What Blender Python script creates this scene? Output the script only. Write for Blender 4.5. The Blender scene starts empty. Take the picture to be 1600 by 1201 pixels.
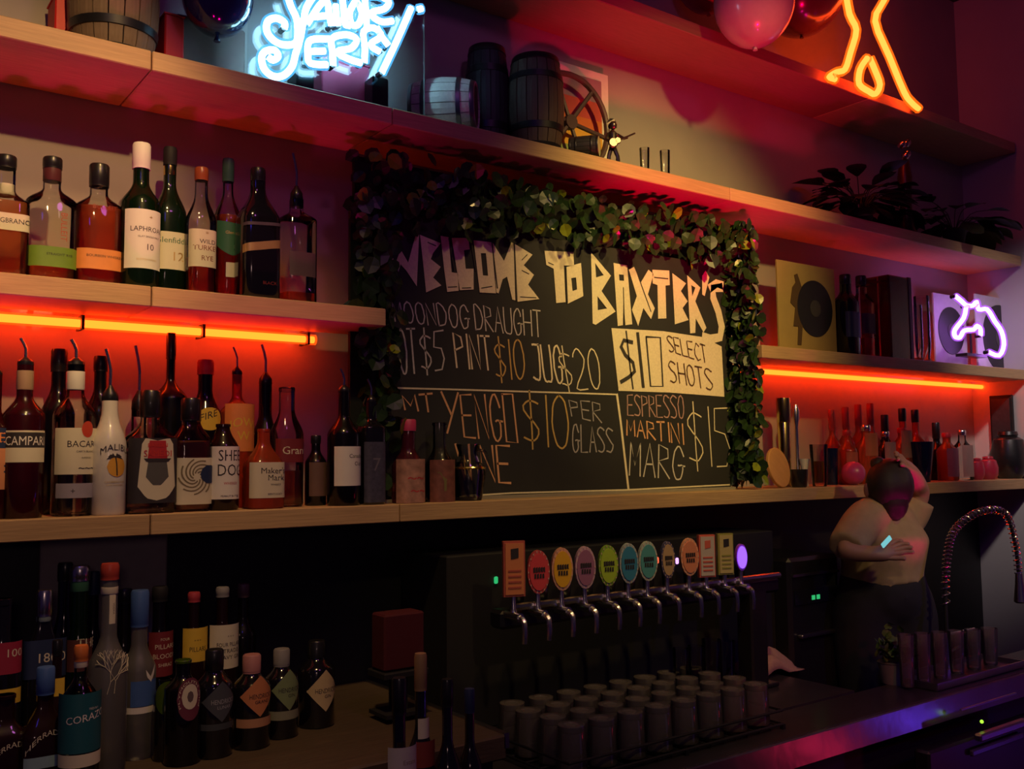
import bpy, math, random
from mathutils import Vector, Matrix
random.seed(7)
S = bpy.context.scene
COL = S.collection
PI = math.pi
R = math.radians

# ------------------------------------------------------------------ camera
F_PX = 1500.0
CAMZ = 1.6
YAW, PITCH, ROLL = R(36.3), R(4.5), R(0.6)
_F = Vector((math.sin(YAW)*math.cos(PITCH), math.cos(YAW)*math.cos(PITCH), math.sin(PITCH)))
_R0 = Vector((math.cos(YAW), -math.sin(YAW), 0)); _U0 = _R0.cross(_F)
_U = _U0*math.cos(ROLL)+_R0*math.sin(ROLL); _R = _R0*math.cos(ROLL)-_U0*math.sin(ROLL)
cd = bpy.data.cameras.new('camera'); cam = bpy.data.objects.new('camera', cd); COL.objects.link(cam)
m = Matrix((_R, _U, -_F)).transposed().to_4x4(); m.translation = Vector((0, 0, CAMZ)); cam.matrix_world = m
cd.sensor_width = 36; cd.lens = F_PX/1600*36; cd.clip_start = .05
S.camera = cam

# ------------------------------------------------------------------ world, exposure
w = bpy.data.worlds.new('world'); S.world = w; w.use_nodes = True
w.node_tree.nodes['Background'].inputs[0].default_value = (.020, .010, .055, 1)
w.node_tree.nodes['Background'].inputs[1].default_value = .30
vs = S.view_settings; vs.view_transform = 'Standard'; vs.look = 'None'; vs.exposure = 0; vs.gamma = 1; vs.use_curve_mapping = False
S.cycles.max_bounces = 10; S.cycles.transparent_max_bounces = 28; S.cycles.sample_clamp_indirect = 3
S.cycles.caustics_reflective = False; S.cycles.caustics_refractive = False

def lamp(kind, loc, aim, col, power, size=.15, angle=60, blend=.6):
    l = bpy.data.lights.new('lamp', kind); o = bpy.data.objects.new('scene_lamp', l); COL.objects.link(o)
    o.location = loc; o.rotation_euler = (Vector(aim)-Vector(loc)).to_track_quat('-Z', 'Y').to_euler()
    l.color = col; l.energy = power
    if kind == 'SPOT':
        l.spot_size = R(angle); l.spot_blend = blend; l.shadow_soft_size = size
    elif kind == 'AREA': l.size = size
    else: l.shadow_soft_size = size
    return o
WARM = (1, .60, .22)
lamp('SPOT', (.35, .15, 3.25), (.18, 2.2, 2.14), WARM, 110, .03, 31, .6)        # downlight over the left end of the bar
lamp('SPOT', (.45, .98, 3.3), (.55, 2.0, 1.55), WARM, 60, .05, 50, .9)
lamp('SPOT', (1.75, .15, 3.25), (2.22, 2.1, 2.22), (1, .66, .19), 175, .05, 39, .9)    # downlight over the chalkboard
lamp('SPOT', (1.6, .95, 3.3), (1.85, 2.05, 1.62), (1, .66, .22), 44, .05, 46, .9)
lamp('SPOT', (2.7, .6, 3.3), (4.3, 2.05, 1.75), (1, .82, .75), 120, .08, 30, 1)  # added lamp, brightens the pale end wall
lamp('SPOT', (1.0, -.2, 2.9), (2.0, 1.9, 1.25), (1, .66, .30), 34, .05, 44, 1)  # added spot, brings out the tap chrome
lamp('SPOT', (2.4, -.2, 2.7), (3.1, 1.8, 1.35), (1, .66, .28), 60, .06, 26, 1)  # added spot, lifts the bartender out of the dark
lamp('SPOT', (-.2, -.5, 1.75), (.5, 2.2, 1.15), (1, .62, .55), 5, .10, 60, 1)  # added soft fill for the dark lower left
lamp('POINT', (1.0, .3, 3.3), (0, 0, 0), (.62, .14, .62), 9, .12)                # unseen violet light added to tint the upper wall
lamp('POINT', (-.2, .2, 3.0), (0, 0, 0), (.10, .06, 1), 3, .12)
for x_, e_ in ((.10, 20), (.70, 13), (1.45, 3), (2.2, 7), (2.8, 9)):       # unseen red uplights added to redden the shelf undersides
    lamp('SPOT', (x_, 1.45, .95), (x_+.1, 2.13, 2.6), (1, .0, .26), e_*1.35, .05, 38, .8)
lamp('SPOT', (1.95, 1.3, 1.6), (2.35, 2.1, 2.95), (1, .0, .06), 60, .05, 60, .8)  # added red spot for the underside of the highest shelf
lamp('POINT', (3.70, .20, .30), (0, 0, 0), (1, .02, .10), .8, .07)         # red and blue lights added low down to mirror in the steel edge
lamp('POINT', (3.84, .60, .48), (0, 0, 0), (.14, .05, 1), .55, .03)
lamp('SPOT', (3.4, -.6, 2.6), (2.8, 1.5, .9), (.16, .05, 1), 26, .06, 40, 1)  # added blue spot, colours the counter's steel edge
lamp('SPOT', (1.2, -.6, 2.4), (2.3, 1.5, .85), (1, .03, .08), 30, .05, 24, .8)  # added red spot, colours the counter's steel edge

# ------------------------------------------------------------------ pixel ray to a plane of the room
def at(px, py, Y):
    d = _F+_R*((px-800)/F_PX)-_U*((py-600.5)/F_PX)
    t = Y/d.y
    return Vector((d.x*t, Y, CAMZ+d.z*t))
def X_(px, Y, z=1.6):
    lo = at(px, 600, Y)
    for _ in range(4):
        a_, b_ = at(px, 0, Y), at(px, 1200, Y)
        t = (z-a_.z)/(b_.z-a_.z)
        return a_.x+(b_.x-a_.x)*t
    return lo.x
def vscale(px, Y):                       # pixels per metre, upright, in that plane
    return 1000/abs(at(px, 100, Y).z-at(px, 1100, Y).z)
def hscale(px, Y, z=1.6):                # px per metre of something seen square on
    p = Vector((X_(px, Y, z), Y, z))-Vector((0, 0, CAMZ))
    return F_PX/p.dot(_F)

# ------------------------------------------------------------------ materials
MATS = {}
def _nodes(name):
    mt = bpy.data.materials.new(name); mt.use_nodes = True
    nt = mt.node_tree; nt.nodes.clear(); return mt, nt
def mat(name, col, rough=.5, metal=0, noise=.12, scale=40, bump=0, coat=0, spec=.5, stretch=None, trans=0):
    if name in MATS: return MATS[name]
    mt, nt = _nodes(name); N = nt.nodes; L = nt.links
    out = N.new('ShaderNodeOutputMaterial'); b = N.new('ShaderNodeBsdfPrincipled')
    b.inputs['Roughness'].default_value = rough; b.inputs['Metallic'].default_value = metal
    b.inputs['Coat Weight'].default_value = coat; b.inputs['Specular IOR Level'].default_value = spec
    b.inputs['Transmission Weight'].default_value = trans
    L.new(b.outputs[0], out.inputs[0])
    tc = N.new('ShaderNodeTexCoord'); nz = N.new('ShaderNodeTexNoise'); nz.inputs['Scale'].default_value = scale; nz.inputs['Detail'].default_value = 4
    if stretch:
        mp = N.new('ShaderNodeMapping'); mp.inputs['Scale'].default_value = stretch
        L.new(tc.outputs['Object'], mp.inputs[0]); L.new(mp.outputs[0], nz.inputs['Vector'])
    else: L.new(tc.outputs['Object'], nz.inputs['Vector'])
    mx = N.new('ShaderNodeMix'); mx.data_type = 'RGBA'
    mx.inputs['A'].default_value = [c*(1-noise) for c in col]+[1]; mx.inputs['B'].default_value = [min(1, c*(1+noise)) for c in col]+[1]
    L.new(nz.outputs[0], mx.inputs['Factor']); L.new(mx.outputs['Result'], b.inputs['Base Color'])
    if bump:
        bp = N.new('ShaderNodeBump'); bp.inputs['Strength'].default_value = bump; bp.inputs['Distance'].default_value = .004
        L.new(nz.outputs[0], bp.inputs['Height']); L.new(bp.outputs[0], b.inputs['Normal'])
    MATS[name] = mt; return mt
def emis(name, col, s=1):
    if name in MATS: return MATS[name]
    mt, nt = _nodes(name); N = nt.nodes
    out = N.new('ShaderNodeOutputMaterial'); e = N.new('ShaderNodeEmission')
    e.inputs[0].default_value = (*col, 1); e.inputs[1].default_value = s
    nt.links.new(e.outputs[0], out.inputs[0]); MATS[name] = mt; return mt
def halo_sleeve(name, col, s, alpha):         # halo round a neon or LED tube, painted as a faintly glowing sleeve
    if name in MATS: return MATS[name]
    mt, nt = _nodes(name); N = nt.nodes; L = nt.links
    out = N.new('ShaderNodeOutputMaterial'); e = N.new('ShaderNodeEmission'); t = N.new('ShaderNodeBsdfTransparent'); a = N.new('ShaderNodeMixShader')
    e.inputs[0].default_value = (*col, 1); e.inputs[1].default_value = s; a.inputs[0].default_value = alpha
    L.new(t.outputs[0], a.inputs[1]); L.new(e.outputs[0], a.inputs[2]); L.new(a.outputs[0], out.inputs[0]); MATS[name] = mt; return mt
def glass(name, tint, rough=.04, body=0.0, bcol=None, wave=0):   # thin tinted glass: tinted see-through + mirror at grazing angles (+ milky body)
    if name in MATS: return MATS[name]
    mt, nt = _nodes(name); N = nt.nodes; L = nt.links
    out = N.new('ShaderNodeOutputMaterial'); t = N.new('ShaderNodeBsdfTransparent'); g = N.new('ShaderNodeBsdfGlossy')
    f = N.new('ShaderNodeFresnel'); f.inputs[0].default_value = 1.5; mx = N.new('ShaderNodeMixShader')
    t.inputs[0].default_value = (*tint, 1); g.inputs['Roughness'].default_value = rough
    nz = N.new('ShaderNodeTexNoise'); nz.inputs['Scale'].default_value = 35; bp = N.new('ShaderNodeBump'); bp.inputs['Strength'].default_value = .12+wave; bp.inputs['Distance'].default_value = .003
    tc = N.new('ShaderNodeTexCoord'); L.new(tc.outputs['Object'], nz.inputs['Vector']); L.new(nz.outputs[0], bp.inputs['Height']); L.new(bp.outputs[0], g.inputs['Normal']); L.new(bp.outputs[0], f.inputs['Normal'])
    src = t
    if body:
        d = N.new('ShaderNodeBsdfPrincipled'); d.inputs['Base Color'].default_value = (*(bcol or tint), 1); d.inputs['Roughness'].default_value = .35
        tl = N.new('ShaderNodeBsdfTranslucent'); tl.inputs[0].default_value = (*(bcol or tint), 1); am = N.new('ShaderNodeMixShader'); am.inputs[0].default_value = .5
        L.new(d.outputs[0], am.inputs[1]); L.new(tl.outputs[0], am.inputs[2])
        m2 = N.new('ShaderNodeMixShader'); m2.inputs[0].default_value = body
        L.new(t.outputs[0], m2.inputs[1]); L.new(am.outputs[0], m2.inputs[2]); src = m2
    L.new(f.outputs[0], mx.inputs[0]); L.new(src.outputs[0], mx.inputs[1]); L.new(g.outputs[0], mx.inputs[2]); L.new(mx.outputs[0], out.inputs[0])
    MATS[name] = mt; return mt

wall_m = mat('plaster', (.40, .36, .33), .8, noise=.12, scale=6, bump=.12)
wallw_m = mat('white_plaster', (.52, .50, .50), .75, noise=.06, scale=9, bump=.05)
dark_m = mat('dark_panel', (.012, .012, .016), .45, noise=.3, scale=12)
ply = mat('plywood', (.50, .33, .16), .55, noise=.28, scale=9, stretch=(1.5, 22, 30), bump=.15)
ply2 = mat('plywood_pale', (.56, .38, .19), .55, noise=.26, scale=8, stretch=(1.3, 26, 26), bump=.15)
black = mat('black_plastic', (.012, .012, .013), .35, coat=.3)
blackm = mat('black_matte', (.010, .010, .012), .7)
chrome = mat('chrome', (.78, .76, .72), .24, 1, noise=.03)
steel = mat('brushed_steel', (.42, .42, .45), .30, 1, noise=.12, scale=20, stretch=(2, 60, 60), bump=.1)
brass = mat('brass', (.80, .60, .20), .2, 1, noise=.05)
cream = mat('cream_paper', (.72, .68, .52), .6, noise=.05)
white = mat('white_paper', (.80, .79, .74), .6, noise=.04)
ink = mat('black_ink', (.03, .025, .03), .6)
redp = mat('red_paper', (.50, .03, .04), .5)
gold = mat('gold_foil', (.75, .52, .20), .35, .6)
yellow = mat('yellow_paper', (.80, .55, .06), .55)
orange = mat('orange_paper', (.80, .28, .08), .55)
greenp = mat('green_paper', (.16, .28, .03), .55)
dgreen = mat('dark_green_paper', (.04, .16, .09), .55)
bluep = mat('blue_paper', (.06, .14, .40), .45)
teal = mat('teal_paper', (.015, .11, .14), .5)
navy = mat('navy_paper', (.02, .035, .10), .5)
g_clear = glass('clear_glass', (.93, .93, .92))
g_misty = glass('washed_glass', (.90, .90, .90), .04, body=.20, bcol=(.75, .66, .62))
g_amber = glass('amber_glass', (.75, .32, .10), body=.12, bcol=(.6, .12, .02))
g_green = glass('green_glass', (.03, .12, .035), body=.35, bcol=(.012, .05, .014))
g_dark = glass('smoked_glass', (.03, .02, .025), body=.55, bcol=(.012, .008, .012))
g_red = glass('red_liquor_glass', (.22, .01, .02), body=.5, bcol=(.10, .004, .012))
g_frost = glass('frosted_glass', (.75, .75, .74), .4, body=.45, bcol=(.42, .42, .42))
g_blue = glass('blue_glass', (.08, .16, .45), body=.4, bcol=(.03, .07, .25))
l_amber = glass('amber_liquor', (.95, .28, .10), body=.42, bcol=(.95, .16, .05))
l_orange = glass('orange_liquor', (.97, .45, .18), body=.38, bcol=(.95, .30, .10))
l_clear = glass('clear_liquor', (.86, .82, .74), body=.08, bcol=(.6, .55, .4))
l_dark = glass('dark_liquor', (.12, .03, .01), body=.5, bcol=(.06, .015, .01))
l_green = glass('green_liquor', (.35, .60, .05), body=.5, bcol=(.25, .45, .03))
l_yel = glass('yellow_liquor', (.80, .62, .08), body=.5, bcol=(.6, .42, .03))

# ------------------------------------------------------------------ mesh helpers
class MB:
    def __init__(s): s.v = []; s.f = []
    def add(s, vs, fs):
        n = len(s.v); s.v += [tuple(v) for v in vs]; s.f += [tuple(i+n for i in f) for f in fs]; return s
    def box(s, c, d, rz=0, rx=0, bev=0):
        hx, hy, hz = d[0]/2, d[1]/2, d[2]/2
        b = min(bev, hx*.9, hy*.9, hz*.9)
        M = Matrix.Rotation(rz, 3, 'Z') @ Matrix.Rotation(rx, 3, 'X')
        if b <= 0:
            vs = [(x, y, z) for x in (-hx, hx) for y in (-hy, hy) for z in (-hz, hz)]
            fs = [(0, 1, 3, 2), (4, 6, 7, 5), (0, 4, 5, 1), (2, 3, 7, 6), (0, 2, 6, 4), (1, 5, 7, 3)]
        else:
            vs = []; fs = []
            ring = []
            oc = [(-hx+b, -hy), (hx-b, -hy), (hx, -hy+b), (hx, hy-b), (hx-b, hy), (-hx+b, hy), (-hx, hy-b), (-hx, -hy+b)]
            ins = [(max(-hx+b, min(hx-b, x)), max(-hy+b, min(hy-b, y))) for x, y in oc]
            rows = [(ins, -hz), (oc, -hz+b), (oc, hz-b), (ins, hz)]
            for r_, z in rows: vs += [(x, y, z) for x, y in r_]
            for k in range(3):
                for i in range(8):
                    j = (i+1) % 8; fs.append((k*8+i, k*8+j, (k+1)*8+j, (k+1)*8+i))
            fs.append(tuple(reversed(range(8)))); fs.append(tuple(range(24, 32)))
        return s.add([M @ Vector(v)+Vector(c) for v in vs], fs)
    def lathe(s, prof, seg=20, p=2, sy=1, c=(0, 0, 0), M=None):
        vs = []; fs = []
        for r_, z in prof:
            for i in range(seg):
                a = 2*PI*i/seg; ca, sa = math.cos(a), math.sin(a)
                k = 1 if p == 2 else 1/((abs(ca)**p+abs(sa)**p)**(1/p))
                vs.append(Vector((r_*k*ca, r_*k*sa*sy, z)))
        n = len(prof)
        for j in range(n-1):
            for i in range(seg):
                q = (i+1) % seg; fs.append((j*seg+i, j*seg+q, (j+1)*seg+q, (j+1)*seg+i))
        fs.append(tuple(reversed(range(seg)))); fs.append(tuple(range((n-1)*seg, n*seg)))
        if M: vs = [M @ v for v in vs]
        return s.add([v+Vector(c) for v in vs], fs)
    def tube(s, pts, r_, seg=8, closed=False):
        pts = [Vector(p) for p in pts]; n = len(pts)
        rs = r_ if isinstance(r_, (list, tuple)) else [r_]*n
        vs = []; up = None
        for i, p in enumerate(pts):
            a = pts[(i-1) % n] if closed else pts[max(0, i-1)]; b = pts[(i+1) % n] if closed else pts[min(n-1, i+1)]
            t = (b-a).normalized() if (b-a).length > 1e-9 else Vector((0, 0, 1))
            if up is None: up = t.orthogonal().normalized()
            up = (up-t*up.dot(t)); up = up.normalized() if up.length > 1e-6 else t.orthogonal().normalized()
            sd = t.cross(up)
            for k in range(seg):
                an = 2*PI*k/seg; vs.append(p+(up*math.cos(an)+sd*math.sin(an))*rs[i])
        fs = []
        for i in range(n if closed else n-1):
            j = (i+1) % n
            for k in range(seg):
                l = (k+1) % seg; fs.append((i*seg+k, i*seg+l, j*seg+l, j*seg+k))
        if not closed: fs += [tuple(reversed(range(seg))), tuple(range((n-1)*seg, n*seg))]
        return s.add(vs, fs)
    def sphere(s, c, r_, seg=16, rings=10, sc=(1, 1, 1)):
        prof = [(max(.001, r_*math.sin(PI*i/rings)), -r_*math.cos(PI*i/rings)) for i in range(rings+1)]
        t = MB().lathe(prof, seg)
        return s.add([(v[0]*sc[0]+c[0], v[1]*sc[1]+c[1], v[2]*sc[2]+c[2]) for v in t.v], t.f)
    def prism(s, poly, y0, y1):          # polygon in x-z, thickness along y
        n = len(poly); vs = [(x, y0, z) for x, z in poly]+[(x, y1, z) for x, z in poly]
        fs = [tuple(range(n)), tuple(reversed(range(n, 2*n)))]+[(i, i+n, (i+1) % n+n, (i+1) % n) for i in range(n)]
        return s.add(vs, fs)
    def build(s, name, m_, parent=None, smooth=False, kind=None, label=None):
        me = bpy.data.meshes.new(name); me.from_pydata(s.v, [], s.f); me.materials.append(m_)
        if smooth:
            me.polygons.foreach_set('use_smooth', [True]*len(me.polygons))
            try: me.set_sharp_from_angle(angle=R(42))
            except Exception: pass
        me.update()
        o = bpy.data.objects.new(name, me); COL.objects.link(o)
        if parent: o.parent = parent
        if kind: o['kind'] = kind
        if label: o['label'] = label
        return o
def thing(name, label, cat, loc=(0, 0, 0), rz=0, group=None):
    o = bpy.data.objects.new(name, None); COL.objects.link(o); o.empty_display_size = .05
    o.location = loc; o.rotation_euler = (0, 0, rz); o['label'] = label; o['category'] = cat
    if group: o['group'] = group
    return o
def tag(o, label, cat, group=None):
    o['label'] = label; o['category'] = cat
    if group: o['group'] = group
    return o
def catmull(pts, n=5, closed=False):
    P = [Vector(p) for p in pts]; out = []; N = len(P)
    for i in range(N if closed else N-1):
        p0 = P[(i-1) % N] if closed else P[max(0, i-1)]; p1 = P[i]; p2 = P[(i+1) % N]; p3 = P[(i+2) % N] if closed else P[min(N-1, i+2)]
        for k in range(n):
            t = k/n
            out.append(.5*((2*p1)+(p2-p0)*t+(2*p0-5*p1+4*p2-p3)*t*t+(3*p1-p0-3*p2+p3)*t**3))
    if not closed: out.append(P[-1])
    return out
_TX = {}
def text_geo(s):
    if s in _TX: return _TX[s]
    cu = bpy.data.curves.new('t', 'FONT'); cu.body = s; cu.size = 1; cu.resolution_u = 2
    o = bpy.data.objects.new('t', cu); me = bpy.data.meshes.new_from_object(o)
    vs = [v.co.copy() for v in me.vertices]; fs = [tuple(p.vertices) for p in me.polygons]
    bpy.data.objects.remove(o); bpy.data.meshes.remove(me); bpy.data.curves.remove(cu)
    if not vs: vs = [Vector((0, 0, 0))]
    x0 = min(v.x for v in vs); x1 = max(v.x for v in vs)
    vs = [((v.x-(x0+x1)/2)/.70, v.y/.70-.5) for v in vs]   # cap height 1, centred
    _TX[s] = (vs, fs, (x1-x0)/.70); return _TX[s]
def prad(a, p, sy, r_):                    # point of a (squarish) bottle wall at angle a from -y
    ca, sa = math.sin(a), -math.cos(a)
    k = 1 if p == 2 else 1/((abs(ca)**p+abs(sa)**p)**(1/p))
    return r_*k*ca, r_*k*sa*sy
def patch(r_, z0, z1, a0, a1, p=2, sy=1, zf=None, n=14):
    mb = MB(); vs = []; fs = []
    for i in range(n+1):
        a = a0+(a1-a0)*i/n
        lo, hi = (z0, z1) if zf is None else zf((i/n)*2-1)
        x, y = prad(a, p, sy, r_); vs += [(x, y, lo), (x, y, hi)]
    for i in range(n): fs.append((2*i, 2*i+2, 2*i+3, 2*i+1))
    return mb.add(vs, fs)
def wrap_text(s, r_, zc, h, ac=0, p=2, sy=1, sx=1, tilt=0, arc=0, vert=False):
    vs, fs, wd = text_geo(s); out = []
    for u, v in vs:
        u *= h*sx; v *= h
        if vert: u, v = v, -u
        a = ac+u/r_; x, y = prad(a, p, sy, r_)
        out.append((x, y, zc+v+tilt*u-arc*u*u/r_))
    return out, fs

# ------------------------------------------------------------------ room shell
YW = 2.25
XR = 4.215
def struct(name, mb, m_):
    o = mb.build(name, m_); o['kind'] = 'structure'; return o
struct('floor', MB().box((1.8, .8, -.05), (8, 5, .1)), mat('floor_vinyl', (.05, .045, .05), .5))
struct('ceiling', MB().box((1.8, .8, 3.75), (8, 5, .1)), mat('ceiling_paint', (.05, .05, .06), .8))
struct('wall_back', MB().box((1.0, YW+.05, 2.6), (2*(XR-1.0)+.2, .1, 2.25)), wall_m)
struct('wall_back_lower', MB().box((1.0, YW+.05, .735), (2*(XR-1.0)+.2, .1, 1.47)), dark_m)
struct('wall_right', MB().box((XR+.06, 1.2, 1.85), (.1, 2.1, 3.7)), wallw_m)
# pale panel painting in a lit stretch of the dark lower wall, and dark curtain at the far upper right
pp = MB().box(((X_(66, 2.24)+X_(262, 2.24))/2, 2.238, 1.26), (X_(262, 2.24)-X_(66, 2.24), .02, .38), bev=.004)
struct('lit_wall_patch_1', pp, mat('lit_wall_grey', (.34, .30, .30), .8))

def shelf(name, label, x0, x1, z1, joints, m_, y0=2.0, y1=2.248, th=.042, mats=None):
    t = thing(name, label, 'shelf', (x0, (y0+y1)/2, z1-th))
    xs = [x0]+joints+[x1]
    for i in range(len(xs)-1):
        a_, b_ = xs[i]+.0012, xs[i+1]-.0012
        MB().box(((a_+b_)/2-x0, 0, th/2), (b_-a_, y1-y0, th), bev=.002).build('board', (m_ if i % 2 == 0 else ply2), t)
    if y1 < 2.24:                                   # steel pins hold these boards off the wall, leaving a gap for the light
        for i in range(len(xs)-1):
            for f in (.2, .5, .8):
                xb = xs[i]+(xs[i+1]-xs[i])*f-x0
                MB().tube([(xb, (y1-y0)/2, th/2), (xb, 2.249-(y0+y1)/2, th/2)], .006, 8).build('pin', steel, t, True)
    return t
ZT, ZM, ZL, ZH = 2.457, 1.962, 1.499, 2.96
shelf('top_shelf', 'long plywood shelf above the chalkboard carrying the blue neon sign and small barrels', -.35, XR, ZT, [X_(225, 2), X_(614, 2), X_(1153, 2)], ply)
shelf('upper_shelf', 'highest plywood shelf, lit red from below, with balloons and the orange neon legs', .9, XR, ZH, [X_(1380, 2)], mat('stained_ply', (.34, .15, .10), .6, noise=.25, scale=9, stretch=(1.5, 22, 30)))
shelf('whiskey_shelf', 'plywood shelf holding the whiskey bottles over the left orange light tube', -.35, X_(604, 2), ZM, [X_(232, 2)], ply, y1=2.183)
shelf('record_shelf', 'plywood shelf right of the chalkboard holding records and the purple neon sign', X_(1196, 2), XR, ZM, [], ply, y1=2.183)
shelf('lower_shelf', 'long plywood shelf under the chalkboard holding liqueur bottles at both ends', -.35, XR, ZL, [X_(237, 2), X_(625, 2)], ply)

# ------------------------------------------------------------------ light tubes
def led(name, label, pxa, pxb, Y, z, clips):
    xa, xb = X_(pxa, Y, z), X_(pxb, Y, z)
    t = thing(name, label, 'light tube', (xa, Y, z))
    L_ = xb-xa
    MB().tube([(0, 0, 0), (L_, 0, 0)], .0085, 8).build('core', emis('led_core', (1, .030, .0022), 30), t, True)
    MB().tube([(-.004, 0, 0), (L_+.004, 0, 0)], .0135, 10).build('halo_diffuser', halo_sleeve('led_halo', (1, .10, .005), 1.5, .45), t, True)  # orange halo round the core, drawn as a glowing sleeve
    for c in clips:
        MB().box((X_(c, Y, z)-xa, .008, .001), (.006, .052, .030)).build('clip', black, t)
    return t
led('light_tube', 'glowing orange light tube under the whiskey shelf at the left', -60, 490, 2.203, 1.903, [127, 315, 478])
led('light_tube', 'glowing orange light tube under the record shelf, right of the chalkboard', 1192, 1534, 2.203, 1.903, [])

def neon(name, label, strokes, Y, core, halo, r_, feet=None, frame=None, smooth_n=4, backs=None):
    P = [[at(px, py, Y) for px, py in s] for s in strokes]
    xs = [p.x for s in P for p in s]; zs = [p.z for s in P for p in s]
    loc = Vector(((min(xs)+max(xs))/2, Y, min(zs)))
    t = thing(name, label, 'neon sign', loc)
    for s in P:
        q = [p-loc for p in s]
        q = catmull(q, smooth_n) if len(q) > 2 and smooth_n else q
        MB().tube(q, r_, 7).build('neon_tube', core, t, True)
        MB().tube(q, r_*1.75, 8).build('tube_halo', halo, t, True)  # coloured halo of the tube, drawn as a glowing sleeve
        for e in (q[0], q[-1]):
            MB().tube([e, e+Vector((0, .022, 0))], r_*.9, 6).build('tube_support', black, t)
    if backs: backs(t, loc)
    return t
c8 = lambda pts: [(380+u/5.333, v/5.333) for u, v in pts]
sj = [c8(s) for s in [
 [(340,235),(345,190),(275,150),(205,180),(200,270),(270,350),(360,375),(440,355),(455,280),(445,160),(400,60),(360,-60)],
 [(205,470),(250,500),(290,470),(260,420),(190,425),(155,480),(175,575),(250,635),(340,625),(410,550),(440,440),(475,330),(500,190),(530,60),(600,-50)],
 [(530,200),(590,110),(650,30),(700,20),(715,120),(735,215)], [(590,140),(715,130)],
 [(770,40),(775,130),(790,215)], [(820,-60),(835,80),(845,195),(890,215)],
 [(930,20),(885,110),(905,205),(960,200),(990,110),(950,20),(925,25)],
 [(1030,225),(1025,100),(1020,-20),(1110,-40),(1210,10),(1180,70),(1060,110),(1150,180),(1245,175)],
 [(720,325),(600,325),(545,350),(540,440),(560,525),(700,540)], [(550,430),(680,425)],
 [(750,545),(745,430),(740,320),(860,290),(945,330),(900,400),(780,430),(880,490),(985,525)],
 [(1010,520),(1015,400),(1005,260),(1090,235),(1150,300),(1060,370),(1140,430)],
 [(1110,225),(1150,300),(1210,380)], [(1400,65),(1280,340),(1155,605)], [(1455,80),(1490,72)]]]
def sj_back(t, loc):
    a_, b_ = at(388, 0, 2.06), at(662, 0, 2.06)
    MB().box(((a_.x+b_.x)/2-loc.x, .03, (ZT+3.1)/2-loc.z), (b_.x-a_.x, .006, 3.1-ZT)).build('acrylic_panel', glass('acrylic', (.96, .97, .98), .02, wave=-.12), t)
    for px in (468, 585):
        MB().box((X_(px, 2.1, ZT)-loc.x, .065, ZT+.05-loc.z), (.045, .06, .10), bev=.004).build('foot', black, t)
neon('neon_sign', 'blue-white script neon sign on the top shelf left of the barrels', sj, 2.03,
     emis('neon_ice', (.34, .75, 1), 30), halo_sleeve('neon_ice_halo', (.10, .50, 1), 1.3, .5), .0078, backs=sj_back)
cB = lambda pts: [(980+u/3.2, v/3.2) for u, v in pts]
neon('neon_sign', 'orange neon sign shaped like a pair of legs on the highest shelf', [cB(s) for s in [
 [(1090,-60),(1112,70),(1146,150),(1118,260),(1090,345),(1045,362),(1010,385),(1040,396)],
 [(1200,290),(1165,345),(1160,420),(1205,455),(1240,470),(1264,425),(1238,350),(1212,290)],
 [(1330,-120),(1285,0),(1240,105),(1310,280),(1385,460),(1420,510),(1458,545)]]], 1.965,
     emis('neon_amber', (1, .05, .008), 24), halo_sleeve('neon_amber_halo', (1, .12, .004), 1.8, .5), .0105, smooth_n=3)
cC = lambda pts: [(1440+u/3.75, 400+v/3.75) for u, v in pts]
def ox_back(t, loc):
    MB().box((0.02, .05, -.004), (.16, .05, .012)).build('base', black, t)
    MB().tube([(0.02, .05, 0), (0.02, .05, .12)], .004, 6).build('post', black, t)
neon('neon_sign', 'small purple-white neon outline of an animal head standing before the records', [cC(s) for s in [
 [(200,235),(232,262),(262,288),(300,290),(322,268),(335,312),(385,312),(428,380),(468,440),(482,520),(455,582),(395,562)],
 [(262,292),(248,360),(196,430),(196,470),(225,476),(250,436),(305,430),(325,408),(345,430),(345,466)]]], 2.03,
     emis('neon_violet', (.60, .20, 1), 12), halo_sleeve('neon_violet_halo', (.5, .12, 1), 1.2, .5), .0088, smooth_n=3, backs=ox_back)

# ------------------------------------------------------------------ chalkboard and its writing
YB = 2.095
bt = thing('chalkboard', 'large black chalkboard menu framed by leaves on the lower shelf', 'chalkboard', (1.86, YB, ZL))
bx0, bx1 = X_(596, YB), X_(1141, YB)
bh = at(830, 366, YB).z-ZL
MB().box(((bx0+bx1)/2-1.86, .008, bh/2), (bx1-bx0, .016, bh), bev=.002).build('board', mat('slate_paint', (.022, .023, .022), .65, noise=.5, scale=5), bt)
MB().box(((bx0+bx1)/2-1.86, -.006, .004), (bx1-bx0, .028, .008)).build('ledge', mat('pale_edge', (.28, .26, .2), .6), bt)
CH = {'cream': mat('cream_chalk', (.78, .70, .46), .85, noise=.18, scale=160), 'white': mat('white_chalk', (.62, .60, .52), .85, noise=.25, scale=200),
      'peach': mat('peach_chalk', (.74, .40, .20), .85, noise=.2, scale=200), 'mauve': mat('mauve_chalk', (.45, .27, .24), .85, noise=.2, scale=200),
      'grey': mat('grey_chalk', (.38, .36, .36), .85, noise=.25, scale=200), 'dark': mat('rubbed_out', (.035, .034, .03), .8), 'ochre': mat('ochre_chalk', (.60, .40, .12), .85, noise=.2, scale=200),
      'smear': mat('brown_chalk', (.09, .05, .02), .85)}
def bp_(px, py, d=0):
    p = at(px, py, YB-.001-d); return Vector((p.x-1.86, -.001-d, p.z-ZL))
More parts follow.
